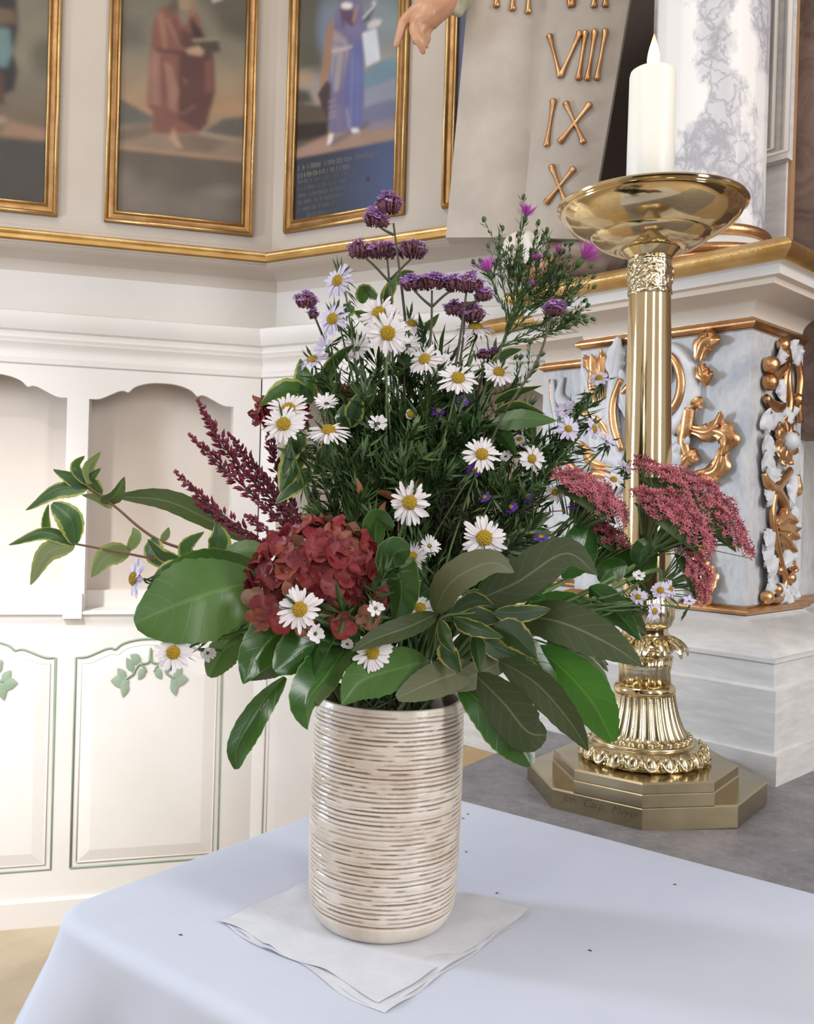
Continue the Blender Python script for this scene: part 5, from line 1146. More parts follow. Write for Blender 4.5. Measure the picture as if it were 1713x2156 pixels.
# ---------------------------------------------------------------- variegated sprigs
VL = dict(mat='varieg', serr=7, wave=.06)
def vl(**k): d = dict(VL); d.update(k); return d
sprig('variegated sprig with yellow-edged leaves arching far out to the left', [
    ([(185, 1030, .93), (150, 1005, .93), (112, 988, .93)], 19, vl(roll=35)), ([(190, 1020, .92), (185, 985, .92), (212, 950, .92)], 17, vl(roll=40, under=True)), ([(195, 1025, .93), (160, 985, .93), (178, 960, .93)], 14, vl(roll=30)),
    ([(185, 1028, .93), (120, 1030, .92), (54, 1074, .91)], 22, vl(roll=35, fold=.4)), ([(215, 1060, .94), (245, 1040, .93), (262, 1004, .93)], 20, vl(under=True, mat='laurel_under', roll=40)), ([(215, 1040, .93), (190, 1010, .92), (212, 985, .92)], 16, vl(roll=-30)), ([(235, 1070, .95), (210, 1050, .95), (172, 1042, .95)], 12, vl(under=True, roll=20)),
    ([(158, 1145, .92), (150, 1095, .91), (110, 1060, .90)], 30, vl(kind='round', roll=18)), ([(160, 1146, .92), (95, 1120, .91), (18, 1148, .90)], 17, vl(fold=.5, roll=25)), ([(158, 1148, .92), (100, 1165, .91), (64, 1232, .90)], 24, vl(under=True, roll=18)), ([(105, 1135, .93), (98, 1100, .92), (102, 1062, .92)], 13, vl(roll=40)),
    ([(275, 1160, .94), (225, 1170, .93), (192, 1216, .92)], 26, vl(under=True, fold=.35, roll=-15)), ([(270, 1160, .94), (285, 1130, .94), (280, 1110, .94)], 15, vl(under=True, roll=30)), ([(320, 1130, .95), (325, 1170, .94), (372, 1200, .93)], 26, vl(roll=30)), ([(400, 1190, .95), (395, 1150, .94), (430, 1120, .94)], 20, vl(roll=35)), ([(445, 1180, .94), (460, 1140, .93), (455, 1100, .93)], 27, vl(roll=-15, fold=.4)),
    ([(390, 1185, .92), (350, 1200, .91), (310, 1240, .9)], 22, vl(roll=30)), ([(380, 1180, .93), (340, 1170, .93), (310, 1135, .93)], 18, vl(roll=-35)), ([(340, 1140, .95), (350, 1125, .95), (355, 1110, .95)], 9, vl(under=True)),
], [([mouth(-.05, .02), (600, 1270, .94), (470, 1185, .95), (330, 1135, .95), (240, 1065, .94), (185, 1028, .93)], .0022, .0011, 'stem_red'), ([(470, 1185, .95), (340, 1178, .94), (250, 1162, .93), (158, 1145, .92), (110, 1135, .92)], .0016, .0009, 'stem_red')], 'variegated sprigs in the bouquet', 'variegated_sprig')
sprig('small variegated sprig with dark yellow-edged leaves hanging at the front right of the rim', [
    ([(925, 1305, .82), (935, 1340, .80), (957, 1378, .79)], 17, dict(mat='varieg_dark', serr=6, roll=20)), ([(955, 1300, .82), (1000, 1320, .80), (1060, 1342, .79)], 22, dict(mat='varieg_dark', serr=6, roll=-30, fold=.4)), ([(1000, 1330, .82), (1005, 1370, .81), (1010, 1418, .80)], 19, dict(mat='varieg_dark', serr=6, roll=20)),
    ([(1040, 1320, .83), (1085, 1340, .82), (1132, 1388, .81)], 34, dict(mat='varieg_dark', serr=7, roll=10)), ([(935, 1350, .84), (945, 1380, .83), (970, 1416, .82)], 24, dict(mat='varieg_dark', serr=7, roll=-10)), ([(1040, 1290, .84), (1100, 1290, .83), (1160, 1282, .82)], 24, dict(mat='varieg_dark', serr=7, roll=-25)),
    ([(950, 1290, .83), (1000, 1265, .83), (1040, 1275, .83)], 20, dict(mat='varieg_dark', serr=6, roll=30)), ([(960, 1300, .84), (1010, 1300, .84), (1060, 1310, .84)], 24, dict(mat='varieg_dark', serr=6, roll=20)), ([(1010, 1345, .85), (1060, 1370, .85), (1090, 1380, .85)], 26, dict(mat='varieg_dark', roll=-20)), ([(915, 1300, .83), (905, 1330, .84), (902, 1370, .85)], 12, dict(mat='varieg_dark', roll=40)),
], [([mouth(.01, -.03), (905, 1390, .87), (925, 1305, .83), (1000, 1290, .83)], .0018, .001)], 'variegated sprigs in the bouquet', 'variegated_sprig')
sprig('variegated sprig rising left behind the paired white asters', [
    ([(655, 850, 1.0), (640, 800, .99), (632, 755, .99)], 25, vl(roll=15)), ([(650, 830, 1.0), (600, 820, .98), (545, 855, .97)], 24, vl(roll=-30, fold=.3)), ([(680, 820, 1.0), (700, 770, .99), (745, 725, .98)], 20, vl(roll=40)), ([(690, 840, 1.0), (680, 800, .99), (660, 790, .99)], 22, vl(roll=20)),
    ([(735, 900, .97), (745, 860, .96), (762, 820, .96)], 24, vl(roll=-25)), ([(640, 960, .95), (615, 985, .93), (590, 1035, .92)], 32, vl(roll=-20, fold=.3)), ([(655, 990, .95), (620, 1020, .93), (578, 1062, .92)], 22, vl(roll=30)), ([(640, 915, .95), (610, 950, .93), (596, 1005, .92)], 26, vl(roll=35)),
    ([(720, 935, .96), (690, 960, .95), (660, 1000, .95)], 30, vl(roll=10)), ([(735, 905, .96), (715, 880, .95), (725, 850, .95)], 18, vl(roll=-40)),
], [([mouth(-.02, .02), (770, 1200, .97), (710, 980, .98), (670, 850, 1.0), (660, 800, 1.0)], .002, .001, 'stem_red')], 'variegated sprigs in the bouquet', 'variegated_sprig')
sprig('variegated sprig at the top behind the daisies with lime leaf edges', [
    ([(765, 640, 1.05), (770, 615, 1.04), (800, 632, 1.03)], 20, vl(roll=30)), ([(745, 645, 1.05), (735, 650, 1.04), (722, 640, 1.04)], 16, vl()), ([(815, 640, 1.06), (825, 605, 1.05), (835, 575, 1.05)], 17, vl(roll=40)), ([(820, 650, 1.06), (812, 620, 1.05), (820, 590, 1.05)], 15, vl(roll=-20)), ([(830, 600, 1.06), (850, 580, 1.06), (872, 572, 1.06)], 12, vl(roll=20)),
    ([(880, 700, 1.06), (905, 685, 1.05), (925, 660, 1.05)], 12, vl(roll=30)), ([(1030, 780, 1.0), (1060, 750, 1.0), (1098, 735, 1.0)], 16, vl(roll=40)), ([(800, 690, 1.05), (770, 670, 1.05), (745, 655, 1.05)], 18, vl(roll=-20)),
], [([mouth(0, .03), (830, 1000, 1.02), (820, 750, 1.05), (826, 620, 1.06)], .0018, .001)], 'variegated sprigs in the bouquet', 'variegated_sprig')
sprig('variegated sprig with serrated leaves pointing right before the carved panel', [
    ([(1035, 890, .96), (1100, 880, .95), (1172, 886, .94)], 25, vl(mat='laurel_bright', roll=-25, serr=9)), ([(1040, 870, .97), (1090, 855, .96), (1148, 872, .95)], 13, vl(mwid=0) if False else vl(roll=30)), ([(1040, 850, .98), (1080, 830, .97), (1142, 812, .96)], 13, vl(roll=40)), ([(1000, 905, .97), (960, 890, .96), (925, 905, .95)], 28, dict(mat='laurel', roll=-30)), ([(1010, 930, .97), (985, 960, .96), (950, 985, .95)], 26, dict(mat='laurel', roll=25)), ([(1030, 900, .97), (1060, 920, .96), (1085, 960, .96)], 22, dict(mat='laurel', roll=30)),
], [([mouth(.02, .02), (920, 1200, .96), (990, 1000, .97), (1040, 850, .98)], .0018, .001, 'stem_red')], 'variegated sprigs in the bouquet', 'variegated_sprig')

M['withered'] = leafmat('withered_leaf', L(.30, .11, .025), L(.22, .07, .025), L(.25, .11, .04), L(.3, .16, .06), gloss=.6)
M['pale_varieg'] = leafmat('cream_edged_leaf', L(.12, .17, .09), L(.17, .22, .12), L(.22, .26, .16), L(.3, .34, .22), margin=L(.55, .53, .38), mwid=.2, gloss=.5)
sprig('withered orange-brown twig deep between hydrangea and central aster', [
    ([(848, 1030, .93), (846, 1005, .93), (852, 980, .93)], 9, dict(mat='withered', roll=20)), ([(830, 1050, .92), (812, 1040, .92), (790, 1035, .92)], 9, dict(mat='withered', roll=-20)), ([(860, 1030, .93), (880, 1020, .93), (905, 1018, .93)], 9, dict(mat='withered', roll=20)), ([(805, 1095, .90), (803, 1075, .90), (812, 1055, .90)], 8, dict(mat='withered', roll=10)), ([(752, 1050, .91), (758, 1030, .91), (750, 1005, .91)], 8, dict(mat='withered', roll=20)),
], [([mouth(.0, .01), (835, 1200, .93), (840, 1060, .93), (850, 990, .93)], .0014, .0009, 'stem_red')], None, 'withered_twig', 'twig')
sprig('small cream-edged leaf sprig hanging in front of the plinth at the right', [
    ([(1215, 1370, .90), (1235, 1395, .90), (1262, 1420, .90), (1283, 1452, .90)], 17, dict(mat='pale_varieg', roll=25, serr=6)), ([(1180, 1365, .90), (1205, 1385, .90), (1222, 1418, .90)], 15, dict(mat='pale_varieg', roll=-25, serr=6)), ([(1240, 1390, .9), (1262, 1395, .9), (1280, 1415, .9)], 11, dict(mat='pale_varieg', roll=30, serr=5)),
], [([mouth(.03, .0), (1060, 1350, .91), (1180, 1365, .90), (1240, 1390, .90)], .0014, .0009)], 'variegated sprigs in the bouquet', 'variegated_sprig')
rt_ = empty('curled_twig', 'thin curled red-brown twig above the large dark leaf', 'twig', None, P(1090, 1100, .93))
add_stem(rt_, [(1010, 1150, .93), (1070, 1130, .93), (1120, 1105, .93), (1150, 1080, .93), (1190, 1075, .93)], .0010, .0006, 'stem_red', 'stem'); add_stem(rt_, [(1120, 1105, .93), (1085, 1095, .93), (1080, 1065, .93), (1100, 1040, .94)], .0009, .0005, 'stem_red', 'side_shoot'); add_stem(rt_, [(1060, 1133, .93), (1100, 1120, .92), (1130, 1125, .92), (1160, 1110, .92)], .0008, .0005, 'stem_red', 'side_shoot')
# ---------------------------------------------------------------- asters
def frame_from(nv):
    nv = nv.normalized(); a = nv.orthogonal().normalized(); b = nv.cross(a); return Matrix((a, b, nv)).transposed()
def needles(mb, parent, path, count, ln, wd_, r, ang=(.5, 1.1), t0=.05, t1=.95, vlen=.35):
    n_ = len(path)
    for k in range(count):
        t = t0 + (t1 - t0) * (k + r.random()) / count; x = t * (n_ - 1); i = min(int(x), n_ - 2); p = path[i].lerp(path[i + 1], x - i); tg = (path[i + 1] - path[i]).normalized()
        o_ = tg.orthogonal().normalized(); phi = r.uniform(0, 6.283); o_ = o_ * math.cos(phi) + tg.cross(o_) * math.sin(phi); a = r.uniform(*ang)
        d = tg * math.cos(a) + o_ * math.sin(a); l = ln * r.uniform(1 - vlen, 1 + vlen); s_ = d.cross(tg).normalized() * wd_ * r.uniform(.7, 1.2); m_ = p + d * l * .5 + o_ * .0006; e = p + d * l + tg * l * .12
        nn_ = d.cross(s_).normalized() * wd_ * .5
        b = [rel(parent, q) for q in (p, m_ + s_, m_ - nn_, m_ - s_, e)]
        mb.add(b, [(0, 2, 1), (0, 3, 2), (1, 2, 4), (2, 3, 4)])
def aster(x, y, d, r, tilt, label, lilac=False, npet=34, disc=.34, cup=.05, stem=None, nlv=46, violet=False, stem_mat='stem', droop=0, half=None):
    c = P(x, y, d); R = r * PX(d); q = random.Random(int(x * 7 + y))
    fc_ = ((CAM - c).normalized() + RGT * tilt[0] + UP * tilt[1]).normalized(); F = frame_from(fc_)
    root = empty('aster_flower', label, 'flower', 'violet asters in the bouquet' if violet else 'white asters in the bouquet', c)
    pm = 'pet_violet' if violet else ('pet_lilac' if lilac else 'pet_white')
    mb = MB()
    for k in range(npet):
        a = 2 * math.pi * (k + q.uniform(-.33, .33)) / npet; ln = R * q.uniform(.76, 1.1); w_ = R * 2 * math.pi / npet * q.uniform(.34, .52); lay = q.uniform(-.05, .05) * R; dr = cup + q.uniform(-.12, .12) + droop; tw = q.uniform(-.5, .5); bend = q.uniform(-.13, .13)
        dd_ = V((math.cos(a), math.sin(a), 0)); ss = V((-math.sin(a), math.cos(a), 0)); vs_ = []; uv = []
        for i, (t, ww) in enumerate(((.24, .45), (.5, .95), (.78, 1.0), (.93, .72), (1.0, .12))):
            b0 = dd_ * ln * t + ss * bend * ln * t * t + V((0, 0, lay + ln * (dr * t - .22 * (t - .3) ** 2)))
            for sg in (-1, 0, 1):
                vs_.append(F @ (b0 + ss * sg * w_ * ww + V((0, 0, (sg * tw * w_ * ww * .5) - (.18 * w_ if sg == 0 else 0))))); uv.append((t, .5 + sg * .5))
        mb.add(vs_, [(i * 3 + j, i * 3 + 3 + j, i * 3 + 4 + j, i * 3 + 1 + j) for i in range(4) for j in range(2)], uv)
    o = mb.build('petals', M[pm], root, smooth=True); o['kind'] = 'stuff'
    if disc:
        mb = MB(); mb.ball(F @ V((0, 0, R * .05)), R * disc, 16, 10, (1, 1, .55), F)
        for k in range(34):
            rr_ = R * disc * math.sqrt((k + .5) / 34); aa = k * 2.39996; zz = R * .05 + R * disc * .55 * math.sqrt(max(0, 1 - (rr_ / (R * disc)) ** 2)); mb.ball(F @ V((rr_ * math.cos(aa), rr_ * math.sin(aa), zz)), R * disc * .12, 5, 4)
        mb.build('flower_disc', M['disc'], root, smooth=True)
    mb = MB(); mb.ball(F @ V((0, 0, -R * .14)), R * .24, 10, 7, (1, 1, .9), F); mb.build('calyx', M['needle'], root, smooth=True)
    base = mouth(q.uniform(-.04, .04), q.uniform(-.03, .04))
    b1 = c - fc_ * max(.012, R * .6)
    mid = [P(*s_) for s_ in stem] if stem else [b1.lerp(base, .45) + Z * .012 + V((0, .012, 0))]
    path = cr([rel(root, p) for p in [c - fc_ * R * .15, b1] + mid + [base]], 8); m2 = MB(); m2.tube(path, lerp_list([.0009, .0012, .0015], len(path)), 6); m2.build('stem', M[stem_mat], root, smooth=True)
    if nlv:
        mb = MB(); needles(mb, empty0, [p + root.location for p in path], nlv, .017, .0017, q, t0=.06, t1=.72)
        mb.v = [tuple(V(p) - root.location) for p in mb.v]
        o = mb.build('stem_leaves', M['needle'], root); o['kind'] = 'stuff'
    return root
class _E: location = V((0, 0, 0))
empty0 = _E()
W = [  # x, y, depth, radius px, tilt, label, extra
 (862, 1058, .83, 47, (0, .1), 'white aster facing straight out at the centre of the bouquet', {}),
 (1019, 1133, .82, 51, (.1, .15), 'large pinkish white aster right of centre above the folded olive leaf', {}),
 (631, 1283, .75, 49, (-.15, .1), 'white aster lying over the front of the red hydrangea', dict(npet=28)),
 (365, 1374, .80, 43, (-.1, .1), 'white aster hanging below the broad laurel leaf at the left', dict(npet=24, stem=[(450, 1345, .83), (600, 1330, .87)], nlv=14)),
 (798, 660, .955, 44, (-.1, .45), 'white aster directly behind its twin under the tall verbena', {}),
 (816, 702, .94, 47, (.05, .2), 'white aster in front of its twin near the top of the bouquet', {}),
 (711, 592, 1.0, 38, (-.75, .55), 'pale aster turned up and left, highest on the left side', dict(lilac=True)),
 (700, 672, .98, 38, (-.7, .5), 'pale aster turned left, beneath the highest left aster', dict(lilac=True)),
 (686, 735, .98, 26, (-.9, .9), 'half-closed pale aster without visible centre at the upper left', dict(lilac=True, disc=0, cup=.8)),
 (657, 758, .99, 34, (-.6, 1.6), 'small pale aster seen edge-on above the variegated leaf', dict(lilac=True, nlv=20)),
 (964, 797, .93, 43, (.1, .75), 'white aster with broad disc at the upper centre of the bouquet', {}),
 (894, 757, .95, 38, (-.35, .7), 'white aster tilted left beside the verbena stem', {}),
 (925, 775, .97, 36, (.3, .4), 'small white aster wedged between two larger tilted ones', dict(disc=.2, cup=.3)),
 (1050, 784, .97, 36, (.3, .8), 'white aster at the base of the pink aster sprig', {}),
 (1000, 690, 1.0, 44, (.1, 2.3), 'white aster seen from the side beneath the dark verbena head', dict(cup=-.05)),
 (866, 682, 1.02, 32, (.4, 1.1), 'faded white aster half hidden right of the twin asters', dict(nlv=20)),
 (858, 730, .98, 30, (.1, .8), 'closed white aster right below the twin asters', dict(disc=0, cup=.45)),
 (752, 735, 1.0, 32, (-.3, .6), 'loose white aster left below the twin asters', dict(disc=0, cup=.3)),
 (607, 863, .92, 46, (-.25, .55), 'upper white aster of the overlapping pair on the left', {}),
 (597, 894, .89, 46, (-.2, .5), 'lower white aster of the overlapping pair on the left', {}),
 (691, 907, .91, 46, (0, 1.7), 'white aster seen edge-on right of the overlapping pair', dict(cup=-.02)),
 (687, 852, .93, 27, (-.1, 1.0), 'small white aster without visible centre above the edge-on one', dict(disc=0, cup=.5)),
 (1014, 957, .90, 40, (.1, .45), 'white aster right of centre below the serrated leaves', {}),
 (1119, 966, .95, 29, (.35, .1), 'white aster hanging free at the right with narrow petals', dict(npet=20)),
 (1196, 903, .97, 28, (.2, .3), 'pale aster on the right-hand wild sprig before the carving', dict(npet=20, lilac=True, disc=.28)),
 (1249, 903, .98, 27, (1.5, .3), 'pale aster seen from the side left of the candlestick stem', dict(npet=20, lilac=True)),
 (1261, 797, 1.0, 24, (-.2, 1.1), 'topmost pale aster at the tip of the right-hand wild sprig', dict(npet=18, lilac=True, nlv=70, stem=[(1215, 870, 1.0), (1120, 1030, .98)])),
 (1190, 865, 1.0, 24, (-.4, 1.0), 'closed lilac aster seen from behind on the right-hand wild sprig', dict(lilac=True, disc=0, cup=.4)),
 (1094, 925, .97, 18, (0, .9), 'tiny white aster above the free-hanging narrow-petalled one', dict(npet=16)),
 (1277, 932, .97, 24, (.9, 1.2), 'lilac aster head turned away before the candlestick', dict(lilac=True, disc=0, cup=.4)),
 (1291, 1010, .95, 22, (.2, .7), 'white aster between the two upper sedum heads', dict(npet=18)),
 (1312, 985, .97, 22, (1.0, 1.2), 'lilac aster touching the candlestick stem, seen from behind', dict(lilac=True, disc=0, cup=.4)),
 (1168, 1037, .94, 22, (-.1, .5), 'small white aster left of the lower sedum head', dict(npet=18)),
 (869, 1172, .86, 31, (-.4, .2), 'half white aster peeking out behind the upright blue-green leaf', {}),
 (903, 1150, .88, 24, (.5, .3), 'small white aster without centre behind the half-hidden one', dict(disc=.15, cup=.3)),
 (884, 1281, .85, 36, (0, .6), 'white aster with a dark centre low in the middle shade', dict(npet=22, nlv=10)),
 (948, 1256, .87, 26, (.1, .3), 'white aster mostly hidden behind the folded olive leaf', dict(nlv=8)),
 (790, 1281, .77, 19, (.1, .2), 'tiny starry white aster on the right of the red hydrangea', dict(npet=11, disc=.12, cup=.4, nlv=8)),
 (663, 1335, .76, 20, (.2, .1), 'small drooping white aster under the hydrangea blossom', dict(npet=12, disc=0, cup=.8, nlv=6)),
 (784, 1374, .79, 42, (.1, -.1), 'white aster hanging just above the vase rim', dict(npet=24, nlv=8)),
 (283, 1218, .86, 43, (-1.7, .15), 'pale aster seen side-on at the left edge of the broad leaf', dict(lilac=True, npet=22, stem=[(350, 1230, .90), (500, 1230, .92)], nlv=12)),
 (436, 1374, .84, 17, (.3, -.3), 'half-open white aster bud under the broad left leaf', dict(npet=12, disc=0, cup=.9, nlv=8)),
 (731, 1357, .80, 13, (0, .2), 'tiny white bud left of the aster above the rim', dict(npet=10, disc=0, cup=.7, nlv=0)),
 (1343, 1257, .90, 19, (-.2, .3), 'pale aster at the left of the low cluster before the candlestick', dict(npet=16, lilac=True, stem=[(1290, 1270, .9), (1150, 1300, .9)], nlv=20)),
 (1390, 1243, .90, 22, (0, .3), 'pale aster at the middle of the low cluster before the candlestick', dict(npet=18, lilac=True, stem=[(1320, 1270, .9), (1150, 1300, .9)], nlv=20)),
 (1410, 1240, .91, 22, (1.3, .2), 'pale aster turned right in the low cluster before the candlestick', dict(npet=16, lilac=True, stem=[(1330, 1270, .9), (1150, 1300, .9)], nlv=10)),
 (1377, 1287, .89, 22, (.9, -.1), 'lowest pale aster of the cluster before the candlestick', dict(npet=18, lilac=True, stem=[(1310, 1285, .9), (1150, 1305, .9)], nlv=10)),
 (1345, 1212, .91, 14, (.2, .8), 'tiny white aster above the low cluster before the candlestick', dict(npet=12, disc=0, cup=.3, stem=[(1300, 1250, .9), (1150, 1300, .9)], nlv=14)),
 (1064, 962, .97, 15, (-.2, .8), 'tiny white aster left of the free-hanging one', dict(npet=14, disc=0, cup=.3)),
 (1450, 1266, .91, 14, (.3, .8), 'tiny lilac aster at the far right below the sedum', dict(npet=12, lilac=True, disc=0, cup=.3, stem=[(1380, 1275, .9), (1200, 1300, .9)], nlv=8)),
 (865, 872, .96, 12, (.1, .5), 'tiny yellow aster centre with hardly any petals in the upper middle', dict(npet=8, disc=.75, nlv=0)),
 (795, 893, .95, 22, (.2, .6), 'small faded white aster deep among the central stems', dict(npet=14, disc=0, cup=.5)),
]
for w_ in W:
    x, y, d, r, t, lab, kw = w_; aster(x, y, d, r, t, lab, **kw)
for x, y, d, r, t, lab in ((1210, 1062, .93, 16, (0, 1.6), 'violet aster with an orange centre beneath the sedum head at the right'), (1075, 1068, .92, 15, (-.5, .8), 'violet aster left of the pair under the free-hanging white aster'), (1110, 1046, .93, 15, (0, .9), 'violet aster right of the pair under the free-hanging white aster'), (1020, 1047, .91, 13, (-.6, .8), 'violet aster right of the central white aster'), (1000, 989, .91, 18, (0, -.2), 'violet aster hanging below the white aster right of centre'), (1138, 1131, .90, 16, (0, 1.7), 'violet aster in front of the large dark leaf'), (922, 865, .97, 16, (.2, .6), 'violet aster high among the dark stems'), (975, 842, .97, 15, (.3, .6), 'violet aster behind the serrated leaves')):
    aster(x, y, d, r, t, lab, violet=True, npet=16, disc=.36, cup=-.1, nlv=24)

# ---------------------------------------------------------------- foliage sprigs of narrow leaves
fr = random.Random(77)
def foliage(i, tip, label, mat='needle', cnt=120, ln=.024, wd_=.0024, br=3):
    root = empty('foliage_sprig', label, 'leafy sprig', 'feathery foliage sprigs in the bouquet', P(*tip)); base = mouth(fr.uniform(-.045, .045), fr.uniform(-.02, .05))
    t = P(*tip); path = cr([base, base.lerp(t, .5) + V((fr.uniform(-.015, .015), .02, .015)), t], 12)
    mb = MB(); mb.tube([rel(root, p) for p in path], lerp_list([.0016, .0007], len(path)), 5); nb_ = MB(); needles(nb_, root, path, cnt, ln, wd_, fr, t0=.28, t1=1)
    for b in range(br):
        k = int(len(path) * fr.uniform(.45, .85)); p0 = path[k]; tg = (path[-1] - path[0]).normalized(); side = V((fr.uniform(-1, 1), fr.uniform(-.8, .5), fr.uniform(-.1, .6))).normalized(); p2 = p0 + (tg * .7 + side * .75) * fr.uniform(.045, .085); pb = cr([p0, p0.lerp(p2, .5) + tg * .008, p2], 6)
        mb.tube([rel(root, p) for p in pb], lerp_list([.0009, .0005], len(pb)), 5); needles(nb_, root, pb, cnt // 3, ln * .85, wd_, fr, t0=.1, t1=1)
    mb.build('stem', M['stem' if mat == 'needle' else 'stem_dark'], root, smooth=True); o = nb_.build('narrow_leaves', M[mat], root); o['kind'] = 'stuff'
fol = [((735, 690, 1.03), 'green feathery sprig at the upper left behind the pale asters'), ((690, 780, 1.02), 'green feathery sprig below the half-closed pale aster'), ((775, 830, .98), 'green feathery sprig under the twin asters'), ((840, 780, 1.0), 'green feathery sprig in the upper middle'), ((900, 850, .97), 'green feathery sprig left of the broad-disc aster'), ((960, 870, .98), 'green feathery sprig below the broad-disc aster'), ((1040, 740, 1.02), 'green feathery sprig behind the side-view aster'), ((1070, 830, 1.0), 'green feathery sprig beside the serrated leaves'), ((730, 960, .93), 'green feathery sprig right of the edge-on aster'), ((820, 950, .93), 'green feathery sprig above the central aster'), ((900, 960, .93), 'green feathery sprig above and right of the central aster'), ((680, 1020, .93), 'green feathery sprig above the hydrangea'), ((760, 1040, .91), 'green feathery sprig between hydrangea and central aster'), ((1090, 1000, .95), 'green feathery sprig among the violet asters'), ((1180, 960, .97), 'green feathery sprig left of the sedum heads'), ((1240, 850, 1.0), 'thin green sprig near the tip of the right wild sprig'), ((1130, 1100, .92), 'green feathery sprig above the large dark leaf'), ((720, 1290, .79), 'green feathery sprig hanging over the red hydrangea'), ((800, 1010, .95), 'green feathery sprig deep behind the central aster'), ((850, 900, 1.0), 'green feathery sprig deep in the middle'), ((760, 900, 1.02), 'green feathery sprig deep at the left of the middle'), ((790, 755, 1.02), 'green feathery sprig just under the twin asters at their left'), ((705, 850, 1.0), 'green feathery sprig right above the overlapping aster pair'), ((862, 725, 1.03), 'green feathery sprig around the closed aster'), ((925, 730, 1.02), 'green feathery sprig between the two verbena stems'), ((990, 800, 1.01), 'green feathery sprig right of the broad-disc aster'), ((1085, 890, .99), 'green feathery sprig behind the longest serrated leaf'), ((840, 850, .98), 'green feathery sprig in front of the deep middle stems'), ((945, 800, 1.01), 'green feathery sprig behind the broad-disc aster')]
for i, (t, lab) in enumerate(fol): foliage(i, t, lab, cnt=170 if i in (9, 10, 12, 18, 19, 20) else 130)
for t, lab in (((1000, 1040, .94), 'dark brownish heath sprig right of the central aster'), ((940, 1060, .95), 'dark heath sprig just right behind the central aster'), ((1060, 1110, .93), 'dark heath sprig behind the large pinkish aster'), ((905, 1110, .95), 'dark heath sprig beneath the central aster'), ((1010, 940, 1.0), 'dark heath sprig behind the white aster right of centre')):
    foliage(0, t, lab, 'needle_dark', 260, .012, .0011, 6)

# ---------------------------------------------------------------- verbena
def verbena(label, heads, stems, d):
    root = empty('verbena_stem', label, 'flower', 'verbenas rising from the bouquet', P(heads[0][0], heads[0][1], d)); q = random.Random(int(heads[0][0])); cal, flo, st_ = MB(), MB(), MB()
    for s_ in stems:
        pts = cr([P(x, y, d) if len(p_) == 2 else P(*p_) for p_ in s_ for x, y in [p_[:2]]], 6); st_.tube([rel(root, p) for p in pts], lerp_list([.0016, .0011], len(pts)) if len(s_) > 2 else .0010, 6)
    for hx, hy, rx, ry, bloom in heads:
        c = P(hx, hy, d); Rx, Ry = rx * PX(d), ry * PX(d)
        for k in range(int(26 + rx * 1.5)):
            a = q.uniform(0, 6.283); rr_ = math.sqrt(q.random()); px_, py_ = Rx * rr_ * math.cos(a), Rx * .8 * rr_ * math.sin(a)
            dome = Ry * (1 - rr_ * rr_) * .7; p1 = c + RGT * px_ + FWD * py_ + UP * (dome + q.uniform(-.2, .25) * Ry); p0 = c + RGT * px_ * .45 + FWD * py_ * .45 - UP * Ry * .9
            d_ = (p1 - p0).normalized(); cal.tube([rel(root, p0.lerp(p1, .35)), rel(root, p0.lerp(p1, .8)), rel(root, p1)], [.0006, .0013, .0009], 5)
            for h in range(3):
                a3 = q.uniform(0, 6.28); e = p0.lerp(p1, q.uniform(.3, .8)); o_ = d_.orthogonal().normalized(); o_ = o_ * math.cos(a3) + d_.cross(o_) * math.sin(a3); cal.tube([rel(root, e), rel(root, e + o_ * .0032 + d_ * .002)], [.0007, .0002], 4)
            if q.random() < bloom + .15:
                F = frame_from(d_ + V((q.uniform(-.4, .4), q.uniform(-.5, .3), q.uniform(-.2, .4)))); r_ = .0036 * q.uniform(.8, 1.25); b = rel(root, p1 + d_ * .0008)
                for m_ in range(5):
                    a2 = 2 * math.pi * m_ / 5; e1, e2 = V((math.cos(a2 - .45), math.sin(a2 - .45), .15)), V((math.cos(a2 + .45), math.sin(a2 + .45), .15)); flo.add([b, b + F @ (e1 * r_), b + F @ (V((math.cos(a2), math.sin(a2), .25)) * r_ * 1.2), b + F @ (e2 * r_)], [(0, 1, 2, 3)], [(0, .5), (.7, 0), (1, .5), (.7, 1)])
    st_.build('stem', M['stem_dark'], root, smooth=True); o = cal.build('calyces', M['verb_cal'], root, smooth=True); o['kind'] = 'stuff'
    if flo.v: o = flo.build('florets', M['verb'], root); o['kind'] = 'stuff'
verbena('tallest verbena with two mauve heads, rising in front of the blue painting', [(818, 432, 28, 30, .55), (788, 462, 24, 26, .3), (806, 470, 12, 14, .15)], [[(852, 665), (842, 580), (828, 470)], [(829, 495), (810, 485), (795, 475)], [(852, 665), (850, 900, .98), (840, 1300, .94)]], .99)
verbena('dusky verbena with three heads in a row below the tallest one', [(757, 528, 24, 26, .4), (805, 530, 34, 24, .35), (868, 528, 34, 26, .2)], [[(822, 640), (819, 590), (815, 545)], [(818, 592), (790, 562), (768, 542)], [(822, 588), (850, 560), (866, 545)], [(822, 640), (830, 900, 1.0), (830, 1300, .95)]], 1.01)
verbena('violet verbena with a wide flat head at the top centre', [(868, 598, 26, 20, .9), (908, 596, 34, 22, .8), (955, 600, 26, 22, .6), (990, 600, 28, 26, .45), (1018, 622, 20, 18, .4)], [[(903, 745), (908, 680), (909, 612)], [(908, 645), (890, 630), (872, 612)], [(910, 645), (935, 622), (950, 612)], [(958, 775), (970, 700), (982, 612)], [(972, 645), (1000, 635), (1014, 628)], [(903, 745), (890, 1000, .97), (870, 1300, .93)], [(958, 775), (920, 1000, .98), (880, 1300, .93)]], .97)
